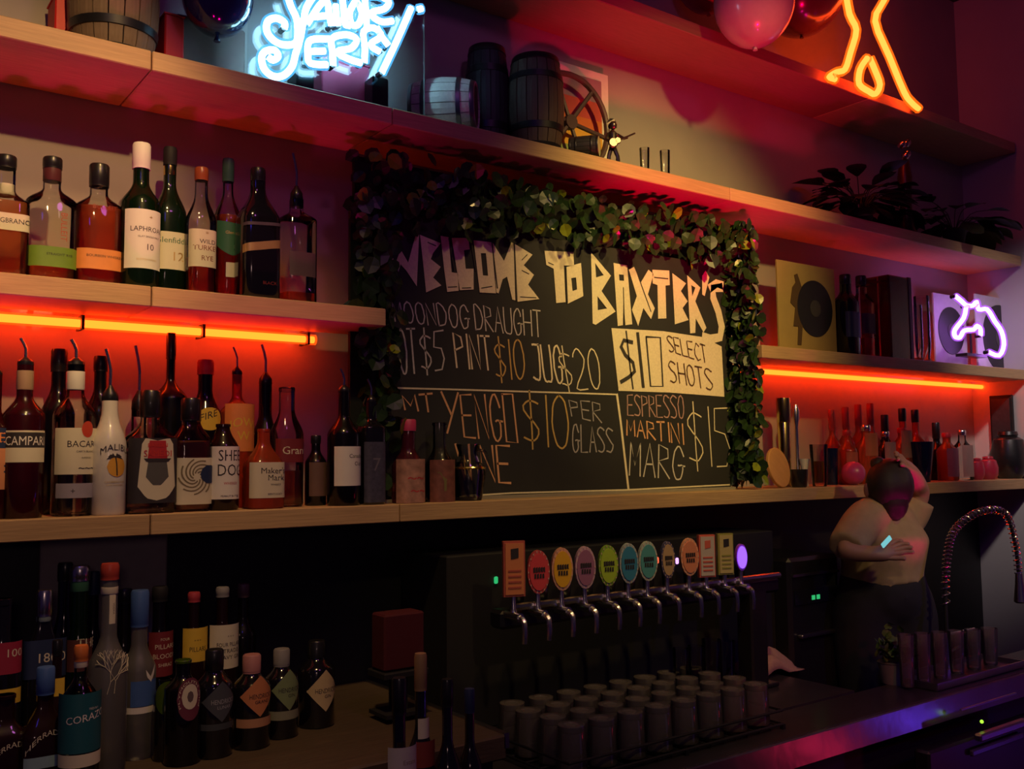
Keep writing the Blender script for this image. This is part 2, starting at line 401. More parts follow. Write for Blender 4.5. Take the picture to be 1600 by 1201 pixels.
def ribbon(mb, pts, hw, d):
    pts = [bp_(x, y, d) for x, y in pts]; vs = []
    for i, p in enumerate(pts):
        a, b = pts[max(0, i-1)], pts[min(len(pts)-1, i+1)]
        t = (b-a); t = t.normalized() if t.length > 1e-9 else Vector((1, 0, 0)); n = Vector((-t.z, 0, t.x))
        e = t*hw*.6 if i == len(pts)-1 else (-t*hw*.6 if i == 0 else Vector((0, 0, 0)))
        vs += [p+n*hw+e, p-n*hw+e]
    mb.add(vs, [(2*i, 2*i+1, 2*i+3, 2*i+2) for i in range(len(pts)-1)])
O_ = [(.5,1),(.15,.85),(0,.5),(.15,.12),(.5,0),(.85,.15),(1,.5),(.85,.88),(.5,1)]
FONT = {'A':[[(0,0),(.5,1),(1,0)],[(.2,.38),(.8,.38)]],'B':[[(0,0),(0,1),(.8,.8),(0,.52),(.95,.25),(0,0)]],'C':[[(1,.85),(.5,1),(0,.6),(0,.3),(.5,0),(1,.12)]],
 'D':[[(0,0),(0,1),(.7,.85),(1,.5),(.7,.1),(0,0)]],'E':[[(1,1),(0,1),(0,0),(1,.0)],[(0,.52),(.8,.52)]],'G':[[(.95,.72),(.6,1),(.15,.85),(0,.4),(.3,0),(.8,.1),(.85,.42),(.5,.42)],[(.85,.42),(1.1,.42)]],
 'H':[[(0,0),(0,1)],[(1,0),(1,1)],[(0,.5),(1,.5)]],'I':[[(.5,0),(.5,1)]],'J':[[(1,1),(.9,.1),(.5,0),(.1,.05)],[(.3,1),(1,1)]],'L':[[(0,1),(0,0),(1,0)]],
 'M':[[(0,0),(.05,1),(.5,.3),(.95,1),(1,0)]],'N':[[(0,0),(0,1),(1,0),(1,1)]],'O':[O_],'Q':[[(0,1),(1,1),(1,0),(0,0),(0,1)]],'P':[[(0,0),(0,1),(.85,.9),(.9,.62),(0,.5)]],
 'R':[[(0,0),(0,1),(.85,.9),(.85,.62),(0,.5),(1,0)]],'S':[[(1,.9),(.4,1),(0,.75),(.95,.3),(.6,0),(0,.05)]],'T':[[(0,1),(1,1)],[(.5,1),(.5,0)]],'U':[[(0,1),(.05,.1),(.5,0),(.95,.1),(1,1)]],
 'V':[[(0,1),(.45,0),(1,1)]],'W':[[(0,1),(.25,0),(.5,.7),(.75,0),(1,1)]],'Y':[[(0,1),(.5,.45)],[(1,1),(.2,0)]],'X':[[(0,0),(1,1)],[(0,1),(1,0)]],
 '1':[[(.5,1),(.5,0)]],'2':[[(0,.8),(.4,1),(.95,.8),(.9,.55),(0,0),(1,0)]],'5':[[(1,1),(.1,.98),(0,.6),(.7,.55),(1,.3),(.7,.02),(0,0)]],'0':[O_],
 '$':[[(1,.82),(.4,.88),(.05,.68),(.95,.32),(.6,.08),(0,.12)],[(.5,1.08),(.5,-.1)]],'K':[[(0,0),(0,1)],[(1,1),(0,.5),(1,0)]]}
def chalk(text, tl, tr, bl, br, col, hw, widths=None, d=.0):
    mb = MB(); n = sum(.35 if c == ' ' else (.4 if c in '1I' else 1) for c in text); pos = 0; gap = .24
    for c in text:
        wd = .35 if c == ' ' else (.4 if c in '1I' else 1)
        if c != ' ':
            u0 = (pos)/n; u1 = (pos+wd*(1-gap))/n
            for st in FONT[c]:
                q = []
                for x, y in (st if c not in 'OS$20DUGJ' else [(p.x, p.y) for p in catmull([Vector((a, b, 0)) for a, b in st], 3)]):
                    u = u0+(u1-u0)*x; v = 1-y
                    X = (tl[0]*(1-u)+tr[0]*u)*(1-v)+(bl[0]*(1-u)+br[0]*u)*v; Yp = (tl[1]*(1-u)+tr[1]*u)*(1-v)+(bl[1]*(1-u)+br[1]*u)*v
                    q.append((X+random.uniform(-.5, .5), Yp+random.uniform(-.5, .5)))
                ribbon(mb, q, hw, d)
        pos += wd
    o = mb.build('lettering', CH[col], bt); o['label'] = 'chalk writing reading '+text.replace('Q', 'O'); return o
cA = lambda pts: [(560+u/3.638, 230+v/3.638) for u, v in pts]
cb = lambda pts: [(860+u/3.753, 300+v/3.753) for u, v in pts]
def fill(polys, col='cream', d=.0012, name='letter', lab=None):
    # polygons with optional hole: (outer, [holes]); tessellated
    from mathutils.geometry import tessellate_polygon
    mb = MB()
    for outer, holes in polys:
        loops = [[bp_(x, y, d) for x, y in outer]]+[[bp_(x, y, d) for x, y in h] for h in holes]
        flat = [p for l in loops for p in l]
        tris = tessellate_polygon(loops)
        mb.add(flat, tris)
    o = mb.build(name, CH[col], bt)
    if lab: o['label'] = lab
    return o
LET = [('W', cA([(155,572),(185,578),(207,670),(240,580),(283,655),(325,500),(345,498),(332,790),(272,700),(240,665),(207,775),(190,770),(176,655)]), []),
 ('E', cA([(350,497),(468,545),(425,600),(412,635),(468,680),(425,740),(472,785),(385,825),(368,660)]), []),
 ('L', cA([(467,503),(512,510),(530,710),(565,715),(570,815),(505,822),(487,690)]), []),
 ('C', cA([(530,515),(625,515),(633,580),(600,585),(610,690),(655,690),(655,808),(577,812),(560,700)]), []),
 ('O', cA([(655,528),(757,540),(782,830),(690,825)]), [cA([(696,602),(725,602),(737,730),(708,728)])]),
 ('M', cA([(762,540),(828,645),(870,540),(882,545),(892,870),(875,865),(845,735),(820,750),(797,830),(785,825)]), []),
 ('E', cA([(890,550),(990,610),(940,670),(998,725),(965,780),(1028,862),(905,878)]), []),
 ('T', cA([(1058,588),(1222,595),(1226,672),(1168,672),(1178,880),(1125,885),(1110,690),(1068,668)]), []),
 ('O', cb([(92,440),(180,415),(193,610),(100,655)]), [cb([(122,505),(150,500),(156,570),(130,580)])]),
 ('B', cb([(238,352),(355,490),(300,580),(382,700),(265,778),(248,770)]), [cb([(262,415),(312,487),(268,500)]), cb([(276,610),(332,682),(278,692)])]),
 ('A', cb([(370,415),(450,430),(480,775),(440,780),(428,620),(425,780),(395,785)]), [cb([(402,482),(430,485),(432,520),(405,518)])]),
 ('X', cb([(460,455),(490,438),(530,530),(575,455),(605,480),(572,600),(612,680),(590,745),(545,680),(515,785),(478,690),(507,610)]), []),
 ('T', cb([(598,455),(697,460),(700,545),(675,548),(680,740),(632,742),(628,545),(600,535)]), []),
 ('E', cb([(715,475),(795,535),(765,580),(805,640),(775,680),(810,750),(730,775)]), []),
 ('R', cb([(802,487),(880,560),(850,640),(915,795),(898,822),(852,740),(850,825),(820,828)]), [cb([(826,545),(850,560),(832,610)])]),
 ("'", cb([(890,490),(910,460),(932,500),(905,610),(890,600)]), [])]
for ch, outer, holes in LET:
    fill([(outer, holes)], lab='cream chalk block letter '+(ch if ch != "'" else 'apostrophe'))
mb = MB(); ribbon(mb, cb([(1000,560),(955,565),(955,620),(985,700),(1005,790),(995,850),(940,862),(900,850)]), .0150, .0012); ribbon(mb, cb([(1005,545),(975,535),(940,560)]), .014, .0012)
mb.build('letter', CH['cream'], bt, label='cream chalk block letter S')
for s_, w__, cv in [(q, .002, cA) for q in ([(515,520),(548,710)], [(640,530),(668,700)], [(760,545),(790,800)], [(885,545),(900,870)])]+[(q, .0018, cb) for q in ([(92,440),(100,650)], [(428,560),(434,770)], [(610,500),(690,508)], [(505,465),(590,700)])]+[(q, .0012, cA) for q in ([(395,540),(440,560)], [(510,795),(560,792)], [(590,800),(640,798)], [(700,800),(760,790)], [(1080,655),(1110,668)], [(920,850),(1010,855)], [(930,640),(960,610)], [(930,700),(970,720)])]:
    mb = MB(); ribbon(mb, cv(s_), w__, .0018); mb.build('dark_stroke', CH['dark'], bt)
fill([(cb([(358,797),(660,815),(895,850),(1004,905),(1020,1200),(960,1195),(700,1175),(400,1165)]), [])], d=.0010, name='price_box', lab='cream filled chalk box around the shot price')
mb = MB()
ribbon(mb, cb([(480,880),(430,868),(415,905),(440,955),(485,1000),(495,1050),(460,1085),(415,1112)]), .0058, .0022); ribbon(mb, cb([(445,815),(462,980),(485,1152)]), .0028, .0022)
ribbon(mb, cb([(512,828),(545,1140)]), .0058, .0022); ribbon(mb, cb([(562,848),(645,852),(660,1138),(588,1138),(562,848)]), .0030, .0022)
mb.build('lettering', CH['dark'], bt, label='dark painted price $10')
chalk('SELECT', (1042, 524), (1104, 540), (1046, 548), (1108, 568), 'smear', .0020, d=.0024)
chalk('SHOTS', (1044, 563), (1114, 578), (1048, 596), (1118, 610), 'smear', .0022, d=.0024)
chalk('MOONDOG', (611, 470), (735, 477), (618, 502), (738, 514), 'white', .0018)
chalk('DRAUGHT', (740, 476), (848, 486), (744, 515), (850, 527), 'white', .0018)
chalk('POT', (604, 515), (651, 513), (612, 585), (657, 583), 'white', .0024)
chalk('$5', (654, 517), (698, 516), (660, 580), (700, 578), 'white', .0022)
chalk('PINT', (708, 520), (768, 526), (714, 574), (773, 579), 'cream', .0026)
chalk('$10', (771, 531), (821, 530), (776, 592), (826, 592), 'ochre', .0022)
chalk('JUG', (827, 538), (880, 540), (833, 592), (886, 600), 'cream', .0028)
chalk('$20', (870, 545), (938, 544), (880, 606), (946, 608), 'cream', .0020)
chalk('MT', (628, 618), (682, 614), (633, 640), (686, 644), 'peach', .0026)
chalk('Y', (690, 612), (724, 614), (694, 676), (726, 676), 'peach', .0028)
chalk('ENGQ', (719, 617), (806, 615), (726, 682), (814, 692), 'peach', .0026)
chalk('$10', (815, 616), (893, 618), (820, 692), (898, 704), 'ochre', .0026)
chalk('PER', (889, 625), (944, 629), (893, 650), (944, 661), 'grey', .0020)
chalk('GLASS', (894, 662), (960, 670), (895, 706), (962, 706), 'grey', .0022)
chalk('ESPRESSO', (980, 617), (1070, 618), (981, 648), (1072, 654), 'mauve', .0021)
chalk('MARTINI', (979, 655), (1070, 662), (980, 679), (1072, 695), 'peach', .0026)
chalk('MARG', (985, 690), (1074, 699), (983, 742), (1074, 750), 'white', .0024)
chalk('$15', (1072, 634), (1144, 637), (1078, 726), (1150, 730), 'cream', .0022)
chalk('WINE', (712, 694), (802, 697), (722, 750), (804, 755), 'peach', .0032)
mb = MB()
ribbon(mb, [(622, 606), (700, 608), (800, 611), (900, 614), (962, 616)], .0022, 0); ribbon(mb, [(964, 616), (970, 660), (976, 712), (982, 764)], .0040, 0)
ribbon(mb, [(690, 777), (800, 770), (980, 765), (1140, 757)], .0022, .0005)
mb.build('ruled_line', CH['cream'], bt)

# ------------------------------------------------------------------ artificial leaf panel round the board
YH = 2.13
hd = thing('leaf_panel', 'dark artificial leaf hedge framing the chalkboard', 'plant', (1.86, YH, ZL))
hx0, hx1, hz0, hz1 = X_(548, 2.1)-1.86, X_(1196, 2.0)-1.86-.006, 0, .875
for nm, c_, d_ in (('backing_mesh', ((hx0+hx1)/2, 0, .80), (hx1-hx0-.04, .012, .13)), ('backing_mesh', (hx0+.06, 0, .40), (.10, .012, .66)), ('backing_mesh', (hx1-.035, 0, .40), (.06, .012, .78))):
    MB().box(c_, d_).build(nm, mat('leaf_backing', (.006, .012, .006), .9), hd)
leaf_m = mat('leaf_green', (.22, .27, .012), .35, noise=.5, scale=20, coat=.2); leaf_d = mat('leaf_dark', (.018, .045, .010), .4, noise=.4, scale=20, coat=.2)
def leaf_geo(s=1):
    pts = [(0, 0), (.30, .12), (.48, .42), (.36, .78), (0, 1.05), (-.36, .78), (-.48, .42), (-.30, .12)]
    vs = [(x*s, -.10*s*abs(x)*3+.10*s*math.sin(y*3), y*s) for x, y in pts]+[(0, .04*s, .5*s)]
    return vs, [(8, i, (i+1) % 8) for i in range(8)]
lv, lf = leaf_geo(.038)
lme = []
for mm in (leaf_m, leaf_d):
    me = bpy.data.meshes.new('leaf'); me.from_pydata(lv, [], lf); me.materials.append(mm); lme.append(me)
rl = random.Random(3)
_zl = [at(px_, py_, 2.06) for px_, py_ in ((600, 372), (840, 392), (900, 396), (1060, 416), (1135, 432))]
def leaf_floor(x):
    x += 1.86
    for a_, b_ in zip(_zl, _zl[1:]):
        if x < b_.x: return a_.z+(b_.z-a_.z)*max(0, (x-a_.x)/(b_.x-a_.x))-ZL
    return _zl[-1].z-ZL
def leaf_spot():
    while True:
        if rl.random() < .36: x = rl.uniform(bx1-1.86+.006, hx1)
        else: x = rl.uniform(hx0, hx1)
        z = rl.uniform(hz0+.04, hz1)
        if bx0-1.86+.03 < x < bx1-1.86+.006 and z < leaf_floor(x)+.046: continue
        return x, z
def leaf_xf():
    x, z = leaf_spot()
    y = rl.uniform(-.125, .03) if x > bx1-1.86-.02 else rl.uniform(-.10, -.045)
    # hanging, tips down and outward
    return Matrix.Translation((x, y, z)) @ Matrix.Rotation(rl.uniform(-1.3, 1.3)+PI, 4, 'Y') @ Matrix.Rotation(rl.uniform(-.9, .3), 4, 'X') @ Matrix.Rotation(rl.uniform(-.7, .7), 4, 'Z') @ Matrix.Scale(rl.uniform(.7, 1.3), 4)
for i in range(300):
    o = bpy.data.objects.new('leaf', lme[0 if rl.random() < .5 else 1]); COL.objects.link(o); o.parent = hd; M = leaf_xf()
    M.translation.y -= .012; o.matrix_local = M
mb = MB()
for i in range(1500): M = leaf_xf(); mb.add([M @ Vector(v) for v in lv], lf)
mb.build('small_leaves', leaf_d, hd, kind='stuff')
mb = MB()
for i in range(26):
    x, z = leaf_spot(); mb.tube([(x, -.01, z), (x+rl.uniform(-.02, .02), -.03, z-.02), (x+rl.uniform(-.03, .03), -.04, z-.035)], .0015, 5)
mb.build('stems', mat('stem_brown', (.05, .035, .015), .7), hd, kind='stuff')

# ------------------------------------------------------------------ bottles
NB = 0
def bottle(label, px, top, w_, Y, z0, glassm, hs=.58, hn=.74, rn=.36, cap=None, capf=.90, liq=None, level=.5, p=2, sy=1,
           labels=(), pourer=None, rz=0, group=None, name='liquor_bottle', cat='bottle', neck_ring=None, base_in=.92, seg=28, extra=None):
    X = X_(px, Y, z0); r_ = w_/2/hscale(px, Y, z0)
    h = at(px, top, Y).z-z0
    t = thing(name, label, cat, (X, Y, z0), rz, group)
    def R_(f):
        if f < hs: return r_
        if f > hn: return r_*rn
        k = (f-hs)/(hn-hs); k = (1-math.cos(k*PI))/2
        return r_*(1+(rn-1)*k**.85)
    fs_ = [hs+(hn-hs)*i/7 for i in range(8)]
    ctop = capf if cap else 1
    prof = [(r_*base_in*.6, .003), (r_*base_in, 0), (r_, .02*h)]+[(R_(f), f*h) for f in fs_]+[(r_*rn, ctop*h)]
    MB().lathe(prof, seg, p, sy).build('body', glassm, t, True)
    if liq:
        lf_ = [(r_*.85, .02*h), (r_*.93, .035*h)]+[(R_(f)*.93, f*h) for f in [level*k/8 for k in range(1, 9)] if f > .05]
        MB().lathe(lf_, seg, p, sy).build('liquid', liq, t, True)
    if cap:
        cr = r_*rn*1.14
        MB().lathe([(cr, ctop*h), (cr, ctop*h+.02*h), (cr*1.02, ctop*h+.022*h), (cr*1.02, .985*h), (cr*.9, h)], 18).build('cap', cap, t, True)
    elif not pourer:
        MB().lathe([(r_*rn*1.02, .96*h), (r_*rn*1.15, .965*h), (r_*rn*1.15, .995*h), (r_*rn*1.0, h)], 18).build('lip', glassm, t, True)
    if pourer:
        hp = (at(px, pourer, Y).z-z0)-h; pr = r_*rn
        MB().lathe([(pr*.95, h*.93), (pr*1.0, h*1.0), (pr*1.05, h+.001), (pr*1.0, h+hp*.14), (pr*.45, h+hp*.26), (pr*.3, h+hp*.3)], 14).build('pourer', black, t, True)
        MB().tube([(0, 0, h+hp*.22), (0, 0, h+hp*.6), (-.004, 0, h+hp*.8), (-.010, 0, h+hp)], max(.0022, pr*.22), 7).build('spout', chrome, t, True)
    if neck_ring:
        ya, yb, mm = neck_ring; za, zb = at(px, yb, Y-r_*rn).z-z0, at(px, ya, Y-r_*rn).z-z0
        MB().lathe([(r_*rn*1.05, za), (r_*rn*1.09, za+.001), (r_*rn*1.07, zb)], 18).build('neck_label', mm, t, True)
    for li, lb in enumerate(labels):
        y0, y1, mm, ha, texts = lb[:5]; zf_ = lb[5] if len(lb) > 5 else None; ac0 = lb[6] if len(lb) > 6 else 0
        yf = Y-r_*sy
        zb, zt = at(px, y1, yf).z-z0, at(px, y0, yf).z-z0
        # radius at label height
        rl_ = max(R_(zb/h), R_((zt)/h)*1.0)*(1.012+.005*li)
        zfun = None
        if zf_ == 'diamond': zfun = lambda u: ((zb+zt)/2-(zt-zb)/2*max(.03, (1-abs(u))), (zb+zt)/2+(zt-zb)/2*max(.03, (1-abs(u))))
        if zf_ == 'oval': zfun = lambda u: ((zb+zt)/2-(zt-zb)/2*math.sqrt(max(.001, 1-u*u)), (zb+zt)/2+(zt-zb)/2*math.sqrt(max(.001, 1-u*u)))
        if zf_ == 'slant': zfun = lambda u: (zb+(zt-zb)*.9*u*.6, zt+(zt-zb)*.9*u*.6)
        if zf_ == 'shield': zfun = lambda u: (zb+(zt-zb)*.28*abs(u)**1.5, zt-(zt-zb)*.12*(1+u)*.5)
        if mm is not None:
            lo = patch(rl_, zb, zt, R(ac0-ha), R(ac0+ha), p, sy, zfun, 24 if zf_ else 14).build('label', mm, t, True)
        else: lo = t
        vsc = 1/vscale(px, yf)
        for tx in texts:
            s_, yc, hp_, ac, tm = tx[:5]; kw = tx[5] if len(tx) > 5 else {}
            zc = at(px, yc, yf).z-z0
            v_, f_ = wrap_text(s_, rl_*1.008, zc, hp_*vsc, R(ac+ac0), p, sy, **kw)
            MB().add(v_, f_).build('lettering', tm, lo)
    if extra: extra(t, h, r_, p, sy, z0)
    return t
def blob(t, pts_px, px, Y, z0, r_, m_, name='print', p=2, sy=1, ac=0, lay=1, line=False):
    # small printed shape on the bottle wall, centred at angle ac; pts are (dx px from centre, y px)
    yf = Y-r_*sy; vsc = 1/vscale(px, yf); rr = r_*(1.018+.006*lay); mb = MB()
    def pt(dx, y):
        a = ac+dx*vsc/r_; x, yy = prad(a, p, sy, rr); return (x, yy, at(px, y, yf).z-z0)
    if line:
        for (x0, y0), (x1, y1) in zip(pts_px, pts_px[1:]):
            dx, dy = x1-x0, y1-y0; l = math.hypot(dx, dy) or 1; nx, ny = -dy/l*line, dx/l*line
            mb.add([pt(x0+nx, y0+ny), pt(x0-nx, y0-ny), pt(x1-nx, y1-ny), pt(x1+nx, y1+ny)], [(0, 1, 2, 3)])
    else:
        xs = [q[0] for q in pts_px]; xa, xb = min(xs)+.01, max(xs)-.01; N = 12; cols = []
        for k in range(N+1):
            x = xa+(xb-xa)*k/N; ys = []
            for (x0, y0), (x1, y1) in zip(pts_px, pts_px[1:]+pts_px[:1]):
                if (x0-x)*(x1-x) <= 0 and abs(x1-x0) > 1e-6: ys.append(y0+(y1-y0)*(x-x0)/(x1-x0))
            if not ys: ys = [pts_px[0][1]]
            cols += [pt(x, max(ys)), pt(x, min(ys))]
        mb.add(cols, [(2*k, 2*k+2, 2*k+3, 2*k+1) for k in range(N)])
    return mb.build(name, m_, t)
def circ(cx, cy, rx, ry, n=16): return [(cx+rx*math.cos(2*PI*i/n), cy+ry*math.sin(2*PI*i/n)) for i in range(n)]
GW = 'whiskey bottles on the left shelf'
B = bottle
B('square bourbon bottle with cream label and orange liquor, first on the whiskey shelf', 4, 243, 66, 2.10, ZM, g_clear, .60, .72, .40, black, .90, l_orange, .62, 6, .9, [(331, 358, cream, 62, [('LONGBRANCH', 343, 8, 4, ink, {'sx': .85})])], neck_ring=(285, 302, cream), group=GW)
B('clear whiskey bottle, nearly empty, with an olive green label', 77, 246, 74, 2.10, ZM, g_clear, .64, .76, .34, black, .91, l_orange, .14, 3, .8, [(384, 416, greenp, 58, [('STRAIGHT RYE', 396, 4, 12, ink)]), (325, 372, None, 50, [('BULLEIT', 352, 9, 20, mat('glass_emboss', (.35, .06, .03), .4), {'vert': True})])], neck_ring=(258, 280, mat('brown_neck', (.10, .03, .03), .4)), group=GW)
B('whiskey bottle of deep red-orange liquor with an orange label', 151, 257, 72, 2.10, ZM, g_clear, .64, .76, .36, black, .82, l_amber, .64, 3, .8, [(388, 420, orange, 58, [('BOURBON WHISKEY', 399, 4, 8, ink)]), (315, 330, None, 50, [('BULLEIT', 322, 7, 5, mat('glass_emboss', (.35, .06, .03), .4))])], group=GW)
B('tall green bottle with white cap and white label reading 10', 217, 224, 60, 2.08, ZM, g_green, .58, .74, .40, white, .825, None, .5, 2, 1, [(325, 418, white, 62, [('LAPHROAIG', 356, 8, 14, ink), ('ISLAY SINGLE MALT', 368, 3, 14, ink), ('10', 384, 10, 16, ink), ('SCOTCH WHISKY', 404, 3, 8, gold), ('+', 337, 7, 16, gold)])], group=GW)
B('green single malt bottle with gold neck and cream label reading 12', 262, 230, 50, 2.14, ZM, g_green, .54, .76, .36, blackm, .88, None, .5, 3, 1, [(361, 420, cream, 62, [('Glenfiddich', 374, 9, 6, dgreen), ('12', 399, 14, 18, gold)])], neck_ring=(257, 272, brass), group=GW)
B('clear rye whiskey bottle with a white rectangular label', 312, 262, 44, 2.09, ZM, g_clear, .58, .80, .42, mat('amber_cap', (.35, .08, .03), .3), .90, l_amber, .30, 3, 1, [(357, 416, cream, 66, [('WILD', 376, 7, 10, ink), ('TURKEY', 386, 8, 8, mat('brown_ink', (.2, .05, .02), .6)), ('RYE', 402, 8, 10, mat('brown_ink', (.2, .05, .02), .6)), ('*', 364, 8, 8, gold)])], group=GW)
B('whisky bottle with green shield label and small white tag, beside the black bottle', 354, 248, 46, 2.15, ZM, g_clear, .56, .78, .34, dgreen, .84, l_amber, .60, 2, 1, [(343, 398, dgreen, 62, [('Glenlivet', 362, 5, 4, gold), ('18', 384, 6, 14, cream)], 'shield'), (409, 432, cream, 34, [], None, 10)], group=GW)
B('black square whisky bottle with a slanted gold band', 401, 263, 60, 2.08, ZM, mat('black_glass', (.008, .007, .010), .12, coat=.6), .60, .84, .34, black, .90, None, .5, 5, 1, [(375, 388, gold, 60, [], 'slant'), (428, 452, None, 40, [('BLACK', 440, 5, 16, mat('dim_red', (.25, .03, .03), .5))]), (345, 350, mat('dim_line', (.10, .08, .10), .5), 60, [], 'slant')], group=GW)
B('almost empty clear bottle with a dark pourer at the right end of the whiskey shelf', 462, 312, 56, 2.10, ZM, g_clear, .80, .90, .34, None, .9, l_orange, .12, 4, 1, [(392, 430, mat('ghost_label', (.12, .07, .08), .6), 40, [])], pourer=240, group=GW)
# --- lower left shelf
GL = 'liqueur bottles on the left of the lower shelf'
blackglass = MATS['black_glass']
B('aperitif bottle with orange letters cut by the left edge of the view', -14, 585, 54, 2.07, ZL, g_red, .60, .76, .36, None, .9, None, .5, 2, 1, [(668, 700, navy, 75, [('APEROL', 683, 16, 35, orange)]), (700, 765, mat('aperitif_label', (.6, .25, .12), .6), 70, [('*', 740, 34, 45, navy)])], pourer=545, group=GL)
B('dark red aperitif bottle with a black banded label', 33, 570, 62, 2.06, ZL, g_red, .66, .80, .38, None, .9, None, .5, 2, 1, [(672, 722, cream, 62, []), (675, 699, ink, 68, [('CAMPARI', 688, 14, -2, white, {'sx': .8})])], pourer=528, neck_ring=(578, 608, mat('tan_neck', (.40, .30, .18), .5)), group=GL)
B('dark bottle standing behind, between the red aperitif and the white rum', 86, 545, 50, 2.17, ZL, g_dark, .60, .78, .42, black, .86, None, .5, 2, 1, group=GL)
B('white rum bottle with large cream label and red round emblem', 113, 570, 64, 2.07, ZL, g_clear, .66, .82, .40, None, .9, l_clear, .50, 2, 1, [(668, 741, cream, 68, [('BACARDI', 693, 10, 22, ink), ('CARTA BLANCA', 705, 3, 22, ink), ('SUPERIOR', 715, 2.5, 22, ink), ('~~~', 730, 12, 26, ink)]), (755, 778, mat('grey_label', (.35, .33, .40), .5), 60, [('+', 767, 9, -12, ink)])], pourer=530, neck_ring=(579, 608, white), group=GL,
  extra=lambda t, h, r_, p, sy, z0: blob(t, circ(0, 670, 10, 13), 113, 2.07, z0, r_, mat('red_emblem', (.55, .06, .03), .5), ac=.42))
def malibu(t, h, r_, p, sy, z0):
    sun = mat('sun_print', (.75, .38, .05), .5)
    blob(t, circ(0, 729, 15, 16), 168, 2.05, z0, r_, sun, ac=.25)
    blob(t, [(-3, 712), (-1, 725), (0, 743)], 168, 2.05, z0, r_, ink, ac=.25, lay=2, line=1)
    for a in (-2.6, -2.0, -1.2, -.6, -3.1, 0):
        x0, y0 = -3, 714
        blob(t, [(x0, y0), (x0+7*math.cos(a)-1, y0+5*math.sin(a)-2), (x0+13*math.cos(a), y0+8*math.sin(a)+4), (x0+6*math.cos(a), y0+4*math.sin(a)+2)], 168, 2.05, z0, r_, ink, ac=.25, lay=2)
B('opaque white coconut liqueur bottle with palm tree and sunset', 168, 626, 52, 2.05, ZL, mat('white_coated', (.78, .76, .68), .3, coat=.4), .60, .92, .46, None, .9, None, .5, 2, 1, [(690, 705, None, 60, [('MALIBU', 698, 10, 10, ink, {'arc': .35})]), (752, 760, None, 60, [('CARIBBEAN RUM', 753, 3, 10, gold), ('WITH COCONUT', 758, 2.5, 10, gold)])], pourer=545, group=GL, extra=malibu)
B('dark bottle behind the white coconut bottle', 152, 556, 46, 2.18, ZL, g_dark, .62, .8, .4, black, .9, None, .5, 2, 1, group=GL)
def samedi(t, h, r_, p, sy, z0):
    px, Y = 232, 2.06
    blob(t, [(-25,700),(-17,684),(0,688),(17,684),(25,700),(22,730),(26,760),(15,778),(0,782),(-15,778),(-26,760),(-22,730)], px, Y, z0, r_, cream, p=p, sy=sy, ac=.08)
    blob(t, [(-14,716),(-13,688),(13,688),(14,716)], px, Y, z0, r_, redp, lay=2, p=p, sy=sy, ac=.08)
    blob(t, [(-19,716),(19,716),(15,722),(-15,722)], px, Y, z0, r_, ink, lay=3, p=p, sy=sy, ac=.08)
    blob(t, [(-14,722),(14,722),(16,745),(6,758),(-6,758),(-16,745)], px, Y, z0, r_, mat('grey_print', (.10, .10, .10), .6), lay=2, p=p, sy=sy, ac=.08)
    MB().add(*wrap_text('SAMEDI', r_*1.046, at(px, 708, Y-r_).z-z0, .013, .08, p, sy, .85)).build('lettering', mat('bright_red_ink', (.6, .04, .03), .5), t)
    MB().add(*wrap_text('BARON', r_*1.046, at(px, 695, Y-r_).z-z0, .008, .08, p, sy)).build('lettering', mat('bright_red_ink', (.6, .04, .03), .5), t)
B('wide clear rum bottle with black label framing a top hat emblem', 232, 610, 76, 2.06, ZL, g_clear, .58, .76, .36, black, .78, l_clear, .5, 4, .8, [(684, 786, ink, 58, [])], group=GL, extra=samedi)
B('clear bottle with tall dark bent pourer behind the top hat label', 214, 640, 56, 2.17, ZL, g_clear, .6, .78, .4, None, .9, l_clear, .3, 2, 1, pourer=540, group=GL)
B('round-shouldered dark bottle with glossy black stopper behind the tentacle label', 263, 520, 54, 2.18, ZL, g_dark, .62, .74, .24, black, .85, l_dark, .4, 2, 1, group=GL)
def kraken(t, h, r_, p, sy, z0):
    px, Y = 296, 2.07
    sq = mat('sepia_ink', (.22, .18, .10), .6)
    blob(t, circ(20, 741, 13, 15, 10), px, Y, z0, r_, navy, lay=2, p=p, sy=sy)
    for k in range(9):
        a0 = k*.7; pts = []
        for i in range(12):
            rr = 6+i*2.0; a = a0+i*.22; pts.append((2+rr*math.cos(a)*.9, 745+rr*math.sin(a)))
        vs = []
        for i, (x, y) in enumerate(pts):
            if abs(x) > 27 or not 717 < y < 786: break
            vs.append((x, y))
        if len(vs) > 2: blob(t, vs, px, Y, z0, r_, sq, p=p, sy=sy, line=1.1)
B('spiced rum bottle with a cream label covered in curling tentacles', 296, 622, 60, 2.07, ZL, g_clear, .60, .80, .44, black, .80, l_orange, .62, 4, .9, [(715, 788, cream, 58, [])], group=GL, extra=kraken)
B('dark cinnamon whisky bottle with a yellow tilted neck label', 318, 562, 52, 2.16, ZL, g_dark, .60, .80, .42, redp, .90, None, .4, 2, 1, [(636, 672, yellow, 46, [('FIRE', 648, 11, -4, ink, {'tilt': .35})], 'oval')], group=GL)
B('dark whisky bottle with a large white label reading SHEEP DOG', 347, 662, 50, 2.06, ZL, l_dark, .70, .97, .40, None, .9, None, .5, 2, 1, [(697, 780, white, 66, [('SHEEP', 711, 17, 24, ink, {'sx': .8}), ('DOG', 734, 18, 14, ink, {'sx': .8}), ('WHISKEY', 755, 4, 12, redp), ('PEANUT BUTTER', 775, 3, 12, ink)])], group=GL)
